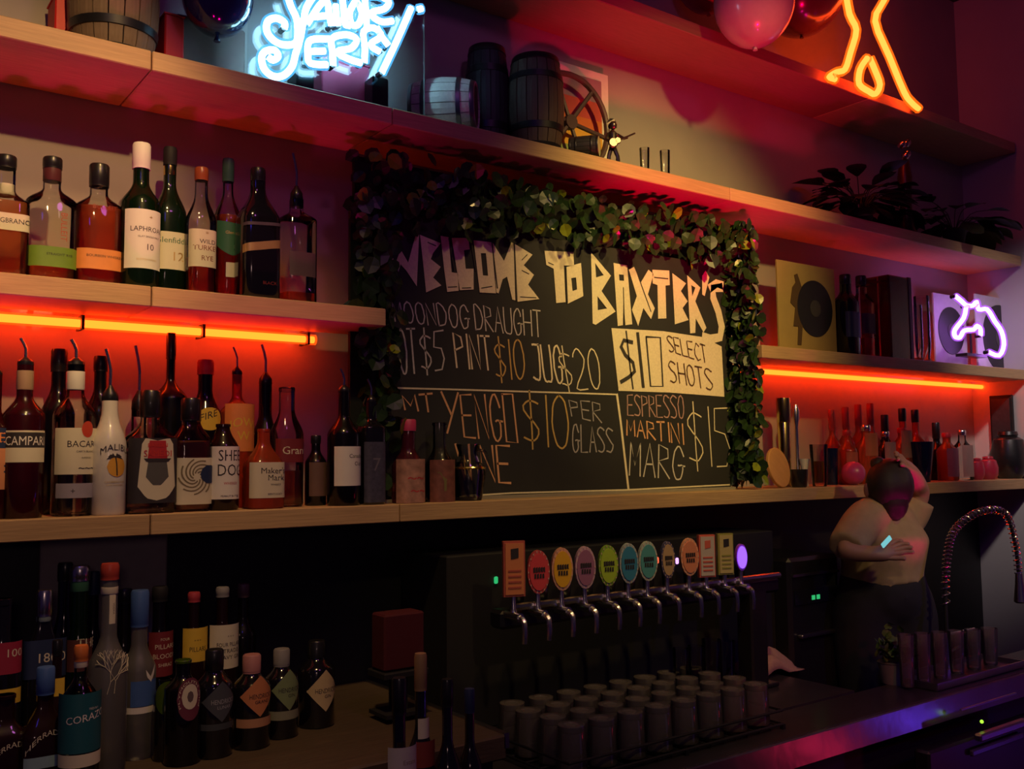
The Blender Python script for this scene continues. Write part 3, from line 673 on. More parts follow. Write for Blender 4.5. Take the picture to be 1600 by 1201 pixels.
B('bottle with bright orange label reading HOWL behind the white sheepdog label', 368, 585, 54, 2.15, ZL, l_amber, .70, .84, .28, None, .9, None, .4, 2, 1, [(630, 705, orange, 60, [('HOWL', 658, 14, 2, yellow, {'arc': .4}), ('W', 680, 14, 4, yellow)])], pourer=542, group=GL)
B('bourbon bottle with a cream label in old serif writing', 411, 670, 58, 2.06, ZL, l_amber, .52, .86, .30, None, .9, None, .5, 3.5, 1, [(722, 778, cream, 62, [("Maker's", 735, 9, 10, ink), ('Mark', 746, 9, 18, ink), ('WHISKY', 757, 3, 16, ink), ('KENTUCKY', 772, 3, 14, ink)])], group=GL)
B('tall dark bottle with a jutting pourer handle behind the bourbon', 413, 600, 40, 2.17, ZL, g_dark, .56, .76, .5, None, .9, None, .5, 2, 1, pourer=538, group=GL)
B('clear scotch bottle with a dark red label and white letters', 447, 605, 48, 2.10, ZL, g_clear, .60, .82, .46, None, .9, l_orange, .3, 3, 1, [(685, 722, mat('maroon', (.20, .02, .03), .6), 62, [("Grant's", 703, 12, 22, cream)])], group=GL)
B('squat dark bottle with brown label left of the white-labelled bottle', 493, 680, 34, 2.10, ZL, g_dark, .60, .8, .4, black, .88, None, .5, 2, 1, [(722, 775, mat('brown_label', (.16, .09, .07), .6), 60, [])], group=GL)
B('dark bottle with plain white label and silver pourer left of the board', 537, 612, 52, 2.05, ZL, g_dark, .62, .80, .34, None, .9, None, .5, 2, 1, [(697, 759, white, 60, [('Canadian', 712, 6, 26, ink), ('Club', 724, 6, 30, ink)])], pourer=576, neck_ring=(650, 657, brass), group=GL)
B('rectangular dark bottle with an ornate blue-grey label beside the board', 580, 628, 38, 2.045, ZL, blackglass, .74, .84, .38, None, .9, None, .5, 4, 1, [(690, 785, mat('ornate_label', (.06, .06, .10), .6, noise=.6, scale=120), 58, [('7', 725, 20, 0, mat('dim_ink', (.15, .14, .18), .6))])], pourer=592, group=GL)
B('pink-tinted bottle with a red and cream floral label in front of the board', 638, 655, 52, 2.045, ZL, glass('rose_glass', (.75, .20, .30), body=.3, bcol=(.35, .05, .10)), .44, .66, .42, mat('pink_cap', (.6, .05, .14), .4), .86, None, .5, 2, 1, [(717, 786, mat('floral_label', (.42, .22, .16), .6, noise=.7, scale=60), 75, [('~~', 745, 18, 0, redp), ('~~', 765, 18, 10, redp)])], group=GL)
B('clear bottle with dark red patterned label next to the small glass decanter', 687, 660, 48, 2.045, ZL, g_clear, .44, .7, .42, None, .9, l_dark, .40, 2, 1, [(718, 785, mat('dark_floral_label', (.20, .07, .05), .6, noise=.7, scale=60), 70, [('Y', 752, 30, -10, mat('olive_print', (.18, .15, .05), .6))])], group=GL)

def goblet(label, px, top, w_, Y, z0, group=None, liq=None, level=.5, taper=.8, name='tumbler', cat='glass', th=.9, m_=None):
    X = X_(px, Y, z0); r_ = w_/2/hscale(px, Y, z0); h = at(px, top, Y).z-z0
    t = thing(name, label, cat, (X, Y, z0), 0, group)
    b = r_*taper
    prof = [(b*.9, 0), (b, .004), (r_, h), (r_*.96, h), (b*.93, .012), (.001, .010)]
    MB().lathe(prof, 22).build('bowl', m_ or g_clear, t, True)
    if liq:
        MB().lathe([(b*.9, .013), (b*.92+(r_-b)*level*.9, h*level)], 20).build('drink', liq, t, True)
    return t
# small decanter, cut glass
def decanter():
    px, Y = 732, 2.045; X = X_(px, Y, ZL); r_ = 27/hscale(px, Y); h = at(px, 694, Y).z-ZL
    t = thing('glass_decanter', 'small clear glass jug with gold-glinting rim in front of the board', 'jug', (X, Y, ZL))
    MB().lathe([(r_*.75, 0), (r_*.8, .006), (r_, h*.45), (r_*.98, h*.6), (r_*.62, h*.72), (r_*.55, h*.85), (r_*.7, h), (r_*.66, h), (r_*.5, h*.85), (r_*.9, h*.55), (r_*.7, .012)], 24).build('body', g_clear, t, True)
    MB().lathe([(r_*.99, h*.56), (r_*1.03, h*.58), (r_*.99, h*.6)], 24).build('gilt_band', brass, t, True)
    MB().tube(catmull([(r_*.6, 0, h*.9), (r_*1.25, 0, h*.85), (r_*1.35, 0, h*.6), (r_*1.0, 0, h*.4)], 4), .004, 7).build('handle', g_clear, t, True)
decanter()

# ------------------------------------------------------------------ bottle counter, bottom left
ZC = 1.045
ct = thing('bottle_counter', 'raised dark timber counter crowded with gin and tequila bottles', 'counter', (.5, 1.9, .94))
MB().box((.0, .04, .0775), (1.10+.25, .62, .05), bev=.004).build('top', mat('dark_timber', (.085, .060, .038), .5, noise=.4, scale=8, stretch=(2, 20, 20), bump=.2), ct)
MB().box((0, .05, .025), (1.32, .58, .05)).build('base', dark_m, ct)
MB().box((.675, .04, .09), (.012, .62, .03)).build('edge_rail', steel, ct)
GC = 'gin, vodka and tequila bottles on the left counter'
g_teal = mat('teal_glaze', (.01, .07, .09), .25, coat=.5)
ZC2 = 1.0425
B('small tequila bottle cut by the left edge with white horseshoe letters', 4, 1085, 64, 1.80, ZC2, l_dark, .62, .8, .4, None, .9, None, .5, 4, .8, [(1165, 1200, None, 60, [('HERRADURA', 1166, 8, 20, cream, {'arc': .6})])], group=GC)
B('tequila bottle with blue square cap and arched white lettering', 66, 1042, 70, 1.78, ZC2, l_dark, .50, .74, .34, bluep, .80, None, .5, 4, .8, [(1150, 1170, None, 60, [('HERRADURA', 1146, 8, 8, cream, {'arc': .9})]), (1182, 1200, mat('pale_blue', (.25, .40, .48), .5), 50, [])], group=GC)
B('teal tequila bottle with round orange stopper reading CORAZON', 121, 1008, 62, 1.74, ZC2, g_clear, .64, .82, .30, mat('orange_stopper', (.70, .20, .05), .4), .90, l_clear, .5, 2, 1, [(1085, 1178, teal, 88, [('CORAZON', 1122, 11, 22, white, {'tilt': .12}), ('TEQUILA', 1110, 3, 28, white)]), (1180, 1200, cream, 80, [])], neck_ring=(1030, 1044, cream), group=GC)
B('dark trapezoid tequila bottle with silver cap and cream numerals 1800', 62, 922, 62, 1.94, ZC2, blackglass, .58, .84, .34, chrome, .86, None, .5, 5, .8, [(955, 972, None, 30, []), (1000, 1060, navy, 60, [('1800', 1028, 14, 14, cream)])], neck_ring=(956, 972, mat('pale_teal', (.25, .35, .36), .5)), group=GC)
B('red-labelled bottle cut by the left edge with the numerals 00', -2, 935, 52, 1.92, ZC2, blackglass, .6, .8, .4, None, .9, None, .5, 3, 1, [(1005, 1055, mat('deep_red', (.35, .02, .06), .6), 66, [('100', 1022, 12, 30, cream)]), (1078, 1102, yellow, 60, [])], group=GC)
B('low bottle with a tilted yellow tag beneath the numerals 1800', 84, 1000, 40, 1.84, ZC2, l_dark, .5, .75, .34, black, .9, None, .5, 3, 1, [(1062, 1090, yellow, 46, [])], group=GC)
B('black-capped dark bottle at the back, left of the green-necked one', 95, 879, 32, 2.12, ZC2, blackglass, .6, .74, .62, black, .9, None, .5, 2, 1, group=GC)
B('bottle with green neck and silver cap at the back', 118, 884, 42, 2.04, ZC2, g_green, .5, .68, .62, chrome, .92, None, .5, 2, 1, [(1000, 1050, mat('dark_maroon', (.10, .03, .03), .6), 60, [('THE', 1006, 14, 30, cream)])], neck_ring=(900, 925, dgreen), group=GC)
B('slim dark bottle behind and right of the green-necked bottle', 141, 893, 30, 2.15, ZC2, g_dark, .5, .7, .5, navy, .86, None, .5, 2, 1, group=GC)
def belv(t, h, r_, p, sy, z0):
    mb = MB(); rr = random.Random(2)
    def br(a, z, an, L_, dep):
        if dep == 0: return
        a2 = a+math.sin(an)*L_/r_; z2 = z+math.cos(an)*L_
        x0, y0 = prad(a, 2, 1, r_*1.02); x1, y1 = prad(a2, 2, 1, r_*1.02)
        mb.tube([(x0, y0, z), (x1, y1, z2)], .0005, 4)
        br(a2, z2, an+rr.uniform(.15, .6), L_*.8, dep-1); br(a2, z2, an-rr.uniform(.15, .6), L_*.8, dep-1)
    z = at(165, 1085, 1.9-r_).z-z0
    br(-.25, z, .25, .022, 6); br(.1, z, .1, .022, 5)
    mb.build('tree_print', cream, t)
B('tall frosted vodka bottle with red cap, strip label and white tree print', 165, 880, 58, 1.90, ZC2, g_frost, .50, .66, .42, mat('red_cap', (.45, .06, .04), .35), .92, None, .5, 2, 1, [(930, 978, cream, 24, [('VODKA', 954, 3.5, 9, ink, {'vert': True})], None, 12)], neck_ring=(918, 929, cream), group=GC, extra=belv)
def goose(t, h, r_, p, sy, z0):
    blob(t, [(-9,950),(-3,956),(0,948),(8,946),(3,955),(0,963),(-5,960)], 214, 1.95, z0, r_*.48, white, ac=0, lay=6)
    blob(t, [(-4,1048),(4,1060),(9,1050),(14,1040),(12,1056),(5,1068),(-2,1060)], 214, 1.95, z0, r_, white, ac=.3)
    patch(r_*1.012, at(214, 1105, 1.95-r_).z-z0, at(214, 1065, 1.95-r_).z-z0, -.7, 1.1).build('label', bluep, t)
    patch(r_*1.012, at(214, 1116, 1.95-r_).z-z0, at(214, 1106, 1.95-r_).z-z0, -1.1, 1.1).build('label', white, t)
B('frosted vodka bottle with blue neck wrap and white flying bird', 214, 922, 52, 1.95, ZC2, g_frost, .52, .68, .46, bluep, .78, None, .5, 2, 1, [], group=GC, extra=goose)
B('dark square-shouldered bottle behind the frosted vodkas', 190, 920, 34, 2.10, ZC2, g_dark, .5, .7, .6, black, .9, None, .5, 2, 1, group=GC)
maroon = MATS['maroon']
B('dark bottle with maroon label and cream capitals behind the lime bottle', 246, 916, 42, 2.06, ZC2, g_dark, .56, .74, .5, blackm, .9, None, .5, 2, 1, [(988, 1058, maroon, 62, [('FOUR', 1000, 4, 10, cream), ('PILLARS', 1011, 7, 14, cream), ('BLOODY', 1026, 7, 14, cream), ('SHIRAZ', 1040, 5, 14, cream)])], group=GC)
B('gin bottle with yellow label and a red and white cap', 300, 925, 42, 2.05, ZC2, l_dark, .62, .76, .4, mat('red_white_cap', (.5, .06, .08), .4), .93, None, .5, 2, 1, [(982, 1035, yellow, 66, [('* * *', 1002, 4, 0, ink), ('PILLARS', 1015, 7, 4, ink, {'sx': .8})])], group=GC)
B('gin bottle with cream label in typewriter capitals', 345, 917, 50, 2.05, ZC2, l_dark, .62, .76, .36, mat('white_cap', (.3, .3, .3), .5), .93, None, .5, 2, 1, [(977, 1046, cream, 66, [('* * *', 996, 4, 12, ink), ('FOUR PILLARS', 1008, 6, 12, ink, {'sx': .8}), ('TRADIE', 1018, 6, 18, ink), ('NAVY GIN', 1028, 6, 14, ink)])], group=GC)
B('dark bottle with brownish cap at the right of the back row', 378, 912, 40, 2.10, ZC2, g_dark, .6, .76, .42, mat('brown_cap', (.12, .07, .06), .5), .90, None, .5, 2, 1, group=GC)
B('lime green and black gin bottle left of the oval white label', 256, 1060, 34, 1.90, ZC2, blackglass, .8, .93, .5, None, .9, None, .5, 2, 1, [(1065, 1118, l_green, 70, [], 'oval')], group=GC)
def ply_(t, h, r_, p, sy, z0):
    px, Y = 284, 1.86
    blob(t, circ(0, 1094, 20, 34, 22), px, Y, z0, r_, mat('plum_print', (.16, .03, .06), .6), ac=.1)
    blob(t, circ(0, 1090, 13, 20, 18), px, Y, z0, r_, cream, ac=.1, lay=2)
    blob(t, circ(0, 1090, 5, 9, 8), px, Y, z0, r_, mat('grey_ink', (.14, .10, .10), .6), ac=.1, lay=3)
    vs, fs, wd = text_geo('PLYMOUTH GIN'); out = []
    k = 1/vscale(px, Y-r_)
    for u, v in vs:
        an = -u/wd*4.2*1.0+PI/2; rr = 1.0+v*.16; x = 16.8*rr*math.cos(an); y = 1094-27.5*rr*math.sin(an)
        a = .1+x*k/r_; X, YY = prad(a, 2, 1, r_*1.03); out.append((X, YY, at(px, y, Y-r_).z-z0))
    MB().add(out, fs).build('lettering', cream, t)
B('dark gin bottle with an oval label ringed by white capitals', 284, 1030, 56, 1.86, ZC2, g_dark, .72, .86, .40, l_green, .97, None, .5, 2, 1, [], group=GC, extra=ply_)
def hend(label, px, top, w_, mm, txt, band, Y, capm=black, tm=ink, dy=(1060, 1122)):
    lb = [(dy[0], dy[1], mm, 62, [('HENDRICK\'S', (dy[0]+dy[1])/2, 7, 8, tm, {'sx': .75}), (txt, (dy[0]+dy[1])/2+9, 5, 8, tm)], 'diamond', 6)]
    if band: lb.append((band[0], band[1], band[2], 70, []))
    B(label, px, top, w_, Y, ZC2, blackglass, .66, .82, .42, capm, .80, None, .5, 2, 1, lb, group=GC)
hend('black apothecary gin bottle with a dark diamond label and silver letters', 333, 1014, 58, mat('slate_label', (.07, .08, .10), .6), 'LUNAR', (1132, 1142, mat('slate_band', (.05, .06, .07), .6)), 1.87, tm=mat('silver_ink', (.40, .42, .45), .5), dy=(1066, 1130))
hend('black apothecary gin bottle with an orange diamond label', 392, 1022, 58, mat('salmon_label', (.62, .24, .10), .6), 'GRAND', (1124, 1138, mat('salmon_band', (.5, .26, .14), .6)), 1.88, mat('pink_top', (.45, .2, .2), .5), dy=(1057, 1122))
hend('black apothecary gin bottle with a sage green diamond label', 439, 1013, 52, mat('sage_label', (.22, .30, .14), .6), 'GIN', (1112, 1126, mat('sage_band', (.25, .26, .18), .6)), 1.91, mat('grey_top', (.25, .25, .25), .5), dy=(1047, 1112))
hend('black apothecary gin bottle with a cream diamond label at the right end', 494, 1000, 56, mat('straw_label', (.60, .48, .26), .6), 'GIN', None, 1.94, dy=(1048, 1114))

# ------------------------------------------------------------------ main bar counter with tap tower
ZB = .935
X0b, X1b = 1.22, XR
cn = thing('bar_counter', 'long dark bar counter with a steel front edge under the beer taps', 'counter', (X0b, 1.62, 0))
MB().box(((X1b-X0b)/2, -.035+.0, ZB-.02), (X1b-X0b, .17, .04), bev=.004).build('top', mat('counter_black', (.035, .032, .035), .28, noise=.3, scale=14), cn)
MB().box((.36, .335, ZB-.02), (.71, .55, .038)).build('tap_bench', MATS['counter_black'], cn)
MB().box(((X1b-X0b)/2, -.125, ZB-.035), (X1b-X0b, .012, .07), bev=.003).build('front_edge', mat('scuffed_steel', (.35, .35, .38), .22, .9, noise=.3, scale=6, bump=.5), cn)
MB().box(((X1b-X0b)/2, -.03, .45), (X1b-X0b, .08, .86)).build('front_panel', dark_m, cn)
cn2 = thing('side_bench', 'dark bench behind the glassware carrying the tap tower', 'counter', (2.195, 1.945, 0))
MB().box((0.0, 0.0, ZB-.02), (.49, .52, .038)).build('top', MATS['counter_black'], cn2)
MB().box((0.0, 0.04, .44), (.47, .42, .88)).build('cabinet', dark_m, cn2)

YT = 1.90
xt0, xt1 = X_(800, YT, 1.25), X_(1190, YT, 1.25)
ZTAP = 1.222
tw = thing('tap_tower', 'black T-shaped beer tower carrying the row of twelve taps', 'beer tower', (X_(1178, YT, ZB), YT, ZB))
ox = tw.location.x
MB().box((0, 0, (ZTAP-ZB)/2), (.072, .06, ZTAP-ZB), bev=.006).build('column', black, tw)
MB().box((0, 0, .006), (.11, .10, .012), bev=.003).build('foot_plate', black, tw)
MB().box(((xt0+xt1)/2-ox, 0, ZTAP-ZB), (xt1-xt0+.10, .055, .045), bev=.008).build('beam', black, tw)
MB().tube([(xt0-.03-ox, -.040, ZTAP+.030-ZB), (xt1+.03-ox, -.040, ZTAP+.030-ZB)], .009, 8).build('chrome_rail', chrome, tw, True)
TAPS = [(803, 846, 930, 33, 'rect', (.72, .26, .10), 'square salmon beer badge at the left end of the tap row', (.50, .12, .08)),
 (841, 860, 926, 34, 'oval', (.75, .08, .09), 'round-ended crimson beer badge second from the left', (.6, .1, .1)),
 (878, 856, 921, 33, 'oval', (.85, .48, .03), 'oval bright yellow beer badge', (.75, .4, .25)),
 (914, 854, 918, 32, 'oval', (.36, .15, .26), 'oval dusty mauve beer badge with pale rim', (.6, .4, .5)),
 (950, 852, 914, 31, 'oval', (.42, .62, .05), 'oval lime green beer badge', (.25, .45, .05)),
 (982, 849, 910, 30, 'oval', (.05, .26, .42), 'oval deep blue beer badge beside the lime one', (.4, .5, .5)),
 (1012, 846, 906, 30, 'oval', (.10, .38, .38), 'oval pale teal beer badge', (.5, .6, .5)),
 (1043, 846, 902, 22, 'oval', (.55, .38, .20), 'narrow tan and blue oval beer badge', (.1, .1, .2)),
 (1077, 841, 898, 29, 'oval', (.80, .30, .16), 'oval coral beer badge near the right end', (.9, .45, .25)),
 (1104, 836, 900, 26, 'rect', (.62, .55, .46), 'square white beer badge with red writing', (.7, .15, .1)),
 (1133, 834, 896, 25, 'rect', (.62, .52, .20), 'square cream and olive beer badge', (.35, .35, .08)),
 (1158, 850, 890, 18, 'glow', (.3, .05, .8), 'small glowing purple tap badge at the right end of the row', (.5, .1, 1))]
for i, (px, y0, y1, w_, sh, col, lab, col2) in enumerate(TAPS):
    Yf = YT-.055; sc_ = hscale(px, Yf, 1.3)
    X = X_(px, Yf, 1.3); zc = at(px, (y0+y1)/2, Yf).z; hh = (y1-y0)/2/vscale(px, Yf); hw = w_/2/sc_/math.cos(R(20))
    t = thing('beer_tap', lab, 'beer tap', (X, YT-.03, ZTAP), 0, 'beer taps on the tower')
    bm = mat('badge_%d' % i, col, .4, noise=.06) if sh != 'glow' else emis('badge_glow', (.28, .10, 1), 1.6)
    rm = mat('badge_rim_%d' % i, col2, .4)
    MR = Matrix.Translation((0, -.025, zc-ZTAP)) @ Matrix.Rotation(R(-20), 4, 'Z')
    def place(mb, sx=1): return MB().add([MR @ Vector(v) for v in mb.v], mb.f)
    if sh == 'rect': poly = [(-hw, -hh), (hw, -hh), (hw, hh), (-hw, hh)]; inn = [(-hw*.85, -hh*.92), (hw*.85, -hh*.92), (hw*.85, hh*.92), (-hw*.85, hh*.92)]
    else: poly = circ(0, 0, hw, hh, 24); inn = circ(0, 0, hw*.84, hh*.84, 24)
    place(MB().prism(poly, -.006, .006)).build('badge', rm, t)
    bo = place(MB().prism(inn, -.009, -.0055)).build('badge_face', bm, t)
    if sh == 'oval':                                  # dark brush-like mark, and ring of rays on the rim
        mk = MB()
        for k in range(5):
            a = (k-2)*hw*.22; mk.prism([(a-hw*.09, -hh*.02+k*.001), (a+hw*.09, .0), (a+hw*.07, hh*.24), (a-hw*.10, hh*.20)], -.0105, -.009)
        for k in range(4):
            a = (k-1.5)*hw*.24; mk.prism([(a-hw*.09, -hh*.28), (a+hw*.09, -hh*.27), (a+hw*.08, -hh*.06), (a-hw*.07, -hh*.08)], -.0105, -.009)
        place(mk).build('logo', ink, bo)
        rays = MB()
        for k in range(18):
            a = 2*PI*k/18; c_, s_ = math.cos(a), math.sin(a)
            rays.prism([(hw*.86*c_, hh*.86*s_), (hw*.97*math.cos(a+.06), hh*.97*math.sin(a+.06)), (hw*.97*math.cos(a-.06), hh*.97*math.sin(a-.06))], -.0075, -.006)
        place(rays).build('ray_mark', mat('pale_ray', (.7, .5, .4), .5), t)
    elif sh == 'rect':
        mk = MB().prism([(-hw*.35, hh*.35), (hw*.35, hh*.4), (hw*.35, hh*.75), (-hw*.35, hh*.72)], -.0105, -.009)
        place(mk).build('logo', ink if i != 9 else rm, bo)
        mk = MB()
        for k in range(4): mk.prism([(-hw*.6, -hh*(.1+.2*k)), (hw*.6, -hh*(.1+.2*k)), (hw*.6, -hh*(.03+.2*k)), (-hw*.6, -hh*(.03+.2*k))], -.0105, -.009)
        place(mk).build('print_lines', rm, bo)
    zb = zc-ZTAP-hh
    MB().lathe([(.005, .02), (.009, .022), (.006, .03), (.006, zb+.004), (.010, zb+.006), (.010, zb+.010)], 12, c=(0, -.022, 0)).build('stem', chrome, t, True)
    MB().tube([(0, .03, .012), (0, -.03, .012), (0, -.05, .012)], .0105, 10).build('shank', chrome, t, True)
    MB().tube(catmull([(0, -.045, .012), (0, -.062, .004), (0, -.066, -.02), (0, -.064, -.045)], 4), [.0075]*5+[.0065]*8, 8).build('spout', chrome, t, True)
    MB().lathe([(.009, 0), (.012, .004), (.015, .06), (.013, .072), (.008, .075)], 10, 4, c=(.045, .02, .026)).build('handle', black, t, True)

# ------------------------------------------------------------------ glasses on drying rack
rk = thing('glass_rack', 'low black wire rack under the rows of upturned tumblers', 'rack', (1.62, 1.60, ZB))
mb = MB()
rx0, rx1, ry0, ry1 = -.34, .34, -.04, .27
for y in [ry0+(ry1-ry0)*k/6 for k in range(7)]: mb.tube([(rx0, y, .010), (rx1, y, .010)], .0025, 5)
for x in [rx0+(rx1-rx0)*k/16 for k in range(17)]: mb.tube([(x, ry0, .006), (x, ry1, .006)], .0025, 5)
mb.build('wire_grid', blackm, rk)
fr = MB()
for z in (.012, .045): fr.tube([(rx0, ry0, z), (rx1, ry0, z), (rx1, ry1, z), (rx0, ry1, z)], .0035, 6, closed=True)
fr.build('frame', blackm, rk)
for x in (rx0, 0, rx1):
    for y in (ry0, ry1): MB().box((x, y, .006), (.01, .01, .012)).build('foot', black, rk)
def tumbler_proto(lab, r_, h):
    t = thing('tumbler', lab, 'glass', (0, 0, 0), 0, 'tumblers on the bar rack')
    MB().lathe([(r_*.98, 0), (r_, .002), (r_*.86, h), (r_*.5, h+.001), (r_*.5, h-.012), (r_*.82, h-.014), (r_*.94, .003)], 16).build('bowl', g_misty, t, True)
    MB().lathe([(r_*.84, h-.012), (r_*.865, h-.006), (r_*.85, h-.001)], 16).build('base', mat('thick_glass', (.16, .14, .13), .12, coat=.5), t, True)
    return t
def copy_tree(o, par=None):
    c = o.copy(); COL.objects.link(c)
    if par: c.parent = par
    for ch in [x for x in bpy.data.objects if x.parent == o]: copy_tree(ch, c)
    return c
pr_ = tumbler_proto('clear upturned tumbler among its look-alikes on the black wire rack', .034, .095)
first = True
spots = [(1.62+rx0+.045+.0845*i+.01*(j % 2), 1.60+ry0+.045+.075*j) for j in range(4) for i in range(8)]
for (x, y) in spots:
    o = pr_ if first else copy_tree(pr_)
    first = False; k_ = spots.index((x, y)); o['label'] = 'clear upturned tumbler, %s from the left in the %s row of the rack' % (['first', 'second', 'third', 'fourth', 'fifth', 'sixth', 'seventh', 'eighth', 'ninth', 'tenth', 'eleventh'][k_ % 8], ['front', 'second', 'third', 'back'][k_//8]); o.location = (x, y, ZB+.013); o.rotation_euler.z = random.uniform(0, 3)
for i, (px, tp, w_) in enumerate([(1066, 1012, 26), (1090, 1008, 26), (1114, 998, 30), (1138, 1000, 26)]):
    goblet(['tall clear beer glass behind the right end of the rack', 'tall clear beer glass second from the rack end', 'wide clear beer glass left of the tower column', 'clear beer glass touching the cloth by the tower column'][i], px, tp, w_, 1.80, ZB, 'beer glasses by the tower column', name='beer_glass')

# cloth by the column
def cloth():
    t = MB(); n = 14; X = X_(1195, 1.98, ZB); vs = []
    for i in range(n+1):
        for j in range(n+1):
            u, v = i/n*2-1, j/n*2-1; rr = max(0, 1-(u*u+v*v)*.9)
            z = .075*rr**.6*(.75+.25*math.sin(5*u+2*v)*math.cos(4*v))+.004
            vs.append((u*.13, v*.06, z))
    t.add(vs, [(i*(n+1)+j, (i+1)*(n+1)+j, (i+1)*(n+1)+j+1, i*(n+1)+j+1) for i in range(n) for j in range(n)])
    o = t.build('bar_cloth', mat('tan_cloth', (.42, .28, .18), .9, noise=.2, scale=80, bump=.5), None, True); o.location = (X, 1.99, ZB+.002)
    tag(o, 'crumpled tan bar cloth behind the black tower column', 'cloth')
    o.modifiers.new('s', 'SOLIDIFY').thickness = .003
cloth()

# wine bottles low in the middle
GWN = 'wine bottles standing below the counter edge'
ZW = .875
wb = thing('wine_shelf', 'black speed rail shelf holding the wine bottles', 'shelf', (1.0, 1.50, 0))
MB().box((0, 0, ZW-.02), (.42, .34, .03)).build('board', blackm, wb)
for sx in (-.19, .19):
    for sy in (-.15, .15): MB().box((sx, sy, (ZW-.035)/2), (.03, .03, ZW-.035)).build('leg', blackm, wb)
MB().tube([(-.2, -.165, ZW+.05), (.2, -.165, ZW+.05)], .006, 6).build('rail', steel, wb, True)
B('dark wine bottle with a big cream label, nearest in the wine group', 624, 1058, 56, 1.42, ZW, blackglass, .50, .68, .36, black, .84, None, .5, 2, 1, [(1170, 1240, cream, 70, [('Estate', 1194, 7, 10, mat('faint_ink', (.4, .3, .18), .6))])], group=GWN, name='wine_bottle')
B('wine bottle with tan foil neck and small square label over a red one', 658, 1020, 44, 1.56, ZW, blackglass, .5, .66, .40, mat('tan_foil', (.30, .19, .09), .45), .82, None, .5, 2, 1, [(1126, 1158, cream, 50, []), (1160, 1201, mat('rust_label', (.25, .04, .03), .6), 50, [])], group=GWN, name='wine_bottle')
B('dark unlabelled wine bottle right of the tan-necked one', 700, 1060, 44, 1.52, ZW, blackglass, .5, .68, .38, black, .85, None, .5, 2, 1, group=GWN, name='wine_bottle')
B('dark wine bottle at the right end of the wine group', 735, 1075, 40, 1.55, ZW, blackglass, .5, .68, .38, navy, .85, None, .5, 2, 1, group=GWN, name='wine_bottle')
# red carton hanging box behind
o = MB().box((0, 0, .06), (.10, .06, .12), bev=.004).build('red_carton', mat('red_card', (.07, .003, .008), .8)); o.location = (X_(622, 1.88, 1.2), 1.88, 0)
o.location.z = at(622, 1042, 1.88).z
tag(o, 'dim red carton standing on the dark shelf behind the wine bottles', 'box')
zc_ = o.location.z-1.07
cs = MB().box((0, 0, -.008), (.11, .08, .014), bev=.002).box((0, 0, -.015-zc_/2), (.03, .03, zc_)).box((0, 0, -.015-zc_+.003), (.10, .08, .008))
c_o = cs.build('carton_stand', blackm); c_o.location = (o.location.x, 1.88, o.location.z-.0005); tag(c_o, 'small black stand under the red carton', 'stand')

# ------------------------------------------------------------------ glass machine with lights under the shelf
gm = thing('glass_washer', 'black machine with green display lights beyond the tap row', 'machine', (X_(1262, 2.0, ZB), 2.10, 0))
MB().box((0, .0, .64), (.26, .28, 1.28), bev=.012).build('casing', black, gm)
MB().box((0, -.142, ZB+.22), (.22, .006, .05), bev=.002).build('panel', mat('dark_glass_panel', (.01, .01, .02), .1, coat=.5), gm)
for dx in (-.02, .005): MB().box((dx, -.146, ZB+.215), (.014, .003, .014)).build('display_light', emis('green_led', (.05, .8, .25), .6), gm)
MB().box((0, -.143, ZB+.29), (.24, .008, .008)).build('trim_bar', steel, gm)
MB().box((0, -.15, ZB+.10), (.20, .02, .012), bev=.003).build('handle', steel, gm)
iw = thing('back_cabinet', 'black cabinet behind the taps with three tiny coloured lights', 'cabinet', (1.9, 2.13, ZB))
MB().box((0, 0, .215), (1.24, .22, .43), bev=.003).build('casing', blackm, iw)
for px, py, m__, lb_ in ((1027, 875, emis('red_dot', (1, .12, .05), 1.6), 'red indicator light'), (1058, 876, emis('lilac_dot', (.8, .35, 1), 2), 'lilac indicator light'), (775, 906, emis('green_led', (.05, .8, .25), .6), 'green indicator light')):
    q = at(px, py, 2.016)-iw.location
    MB().box(q, (.012, .006, .018), bev=.003).build('indicator_light', m__, iw, label=lb_)

# ------------------------------------------------------------------ bottles and jars on the right of the lower shelf
GR = 'bottles on the right of the lower shelf'
rt = [(1303, 640, 20, 2.19, 'thin-necked reddish bottle first in the back row right of the board', 'amb'), (1325, 636, 22, 2.19, 'red-lit bottle second in the back row under the right tube', 'amb'),
 (1345, 632, 22, 2.19, 'red-lit bottle third in the back row under the right tube', 'amb'), (1364, 630, 22, 2.19, 'red-lit bottle fourth in the back row under the right tube', 'amb'),
 (1386, 648, 24, 2.19, 'dull brown bottle mid back row under the right tube', 'drk'), (1414, 638, 24, 2.18, 'black-capped red bottle, left of the pair', 'cap'), (1434, 640, 24, 2.18, 'black-capped red bottle, right of the pair', 'cap'), (1466, 660, 24, 2.18, 'dark-topped bottle behind the blue glass', 'drk')]
for px, tp, w_, Y, lab, k in rt:
    B(lab, px, tp, w_+6, Y, ZL, {'amb': l_amber, 'drk': g_dark, 'cap': l_amber}[k], .5, .68, .34, {'amb': mat('red_cap2', (.35, .04, .04), .4), 'drk': black, 'cap': black}[k], .82 if k == 'cap' else .72, None, .5, 2, 1, [(705, 735, mat('salmon_paper', (.45, .14, .10), .6), 55, [])] if k != 'drk' else [], group=GR, seg=18)
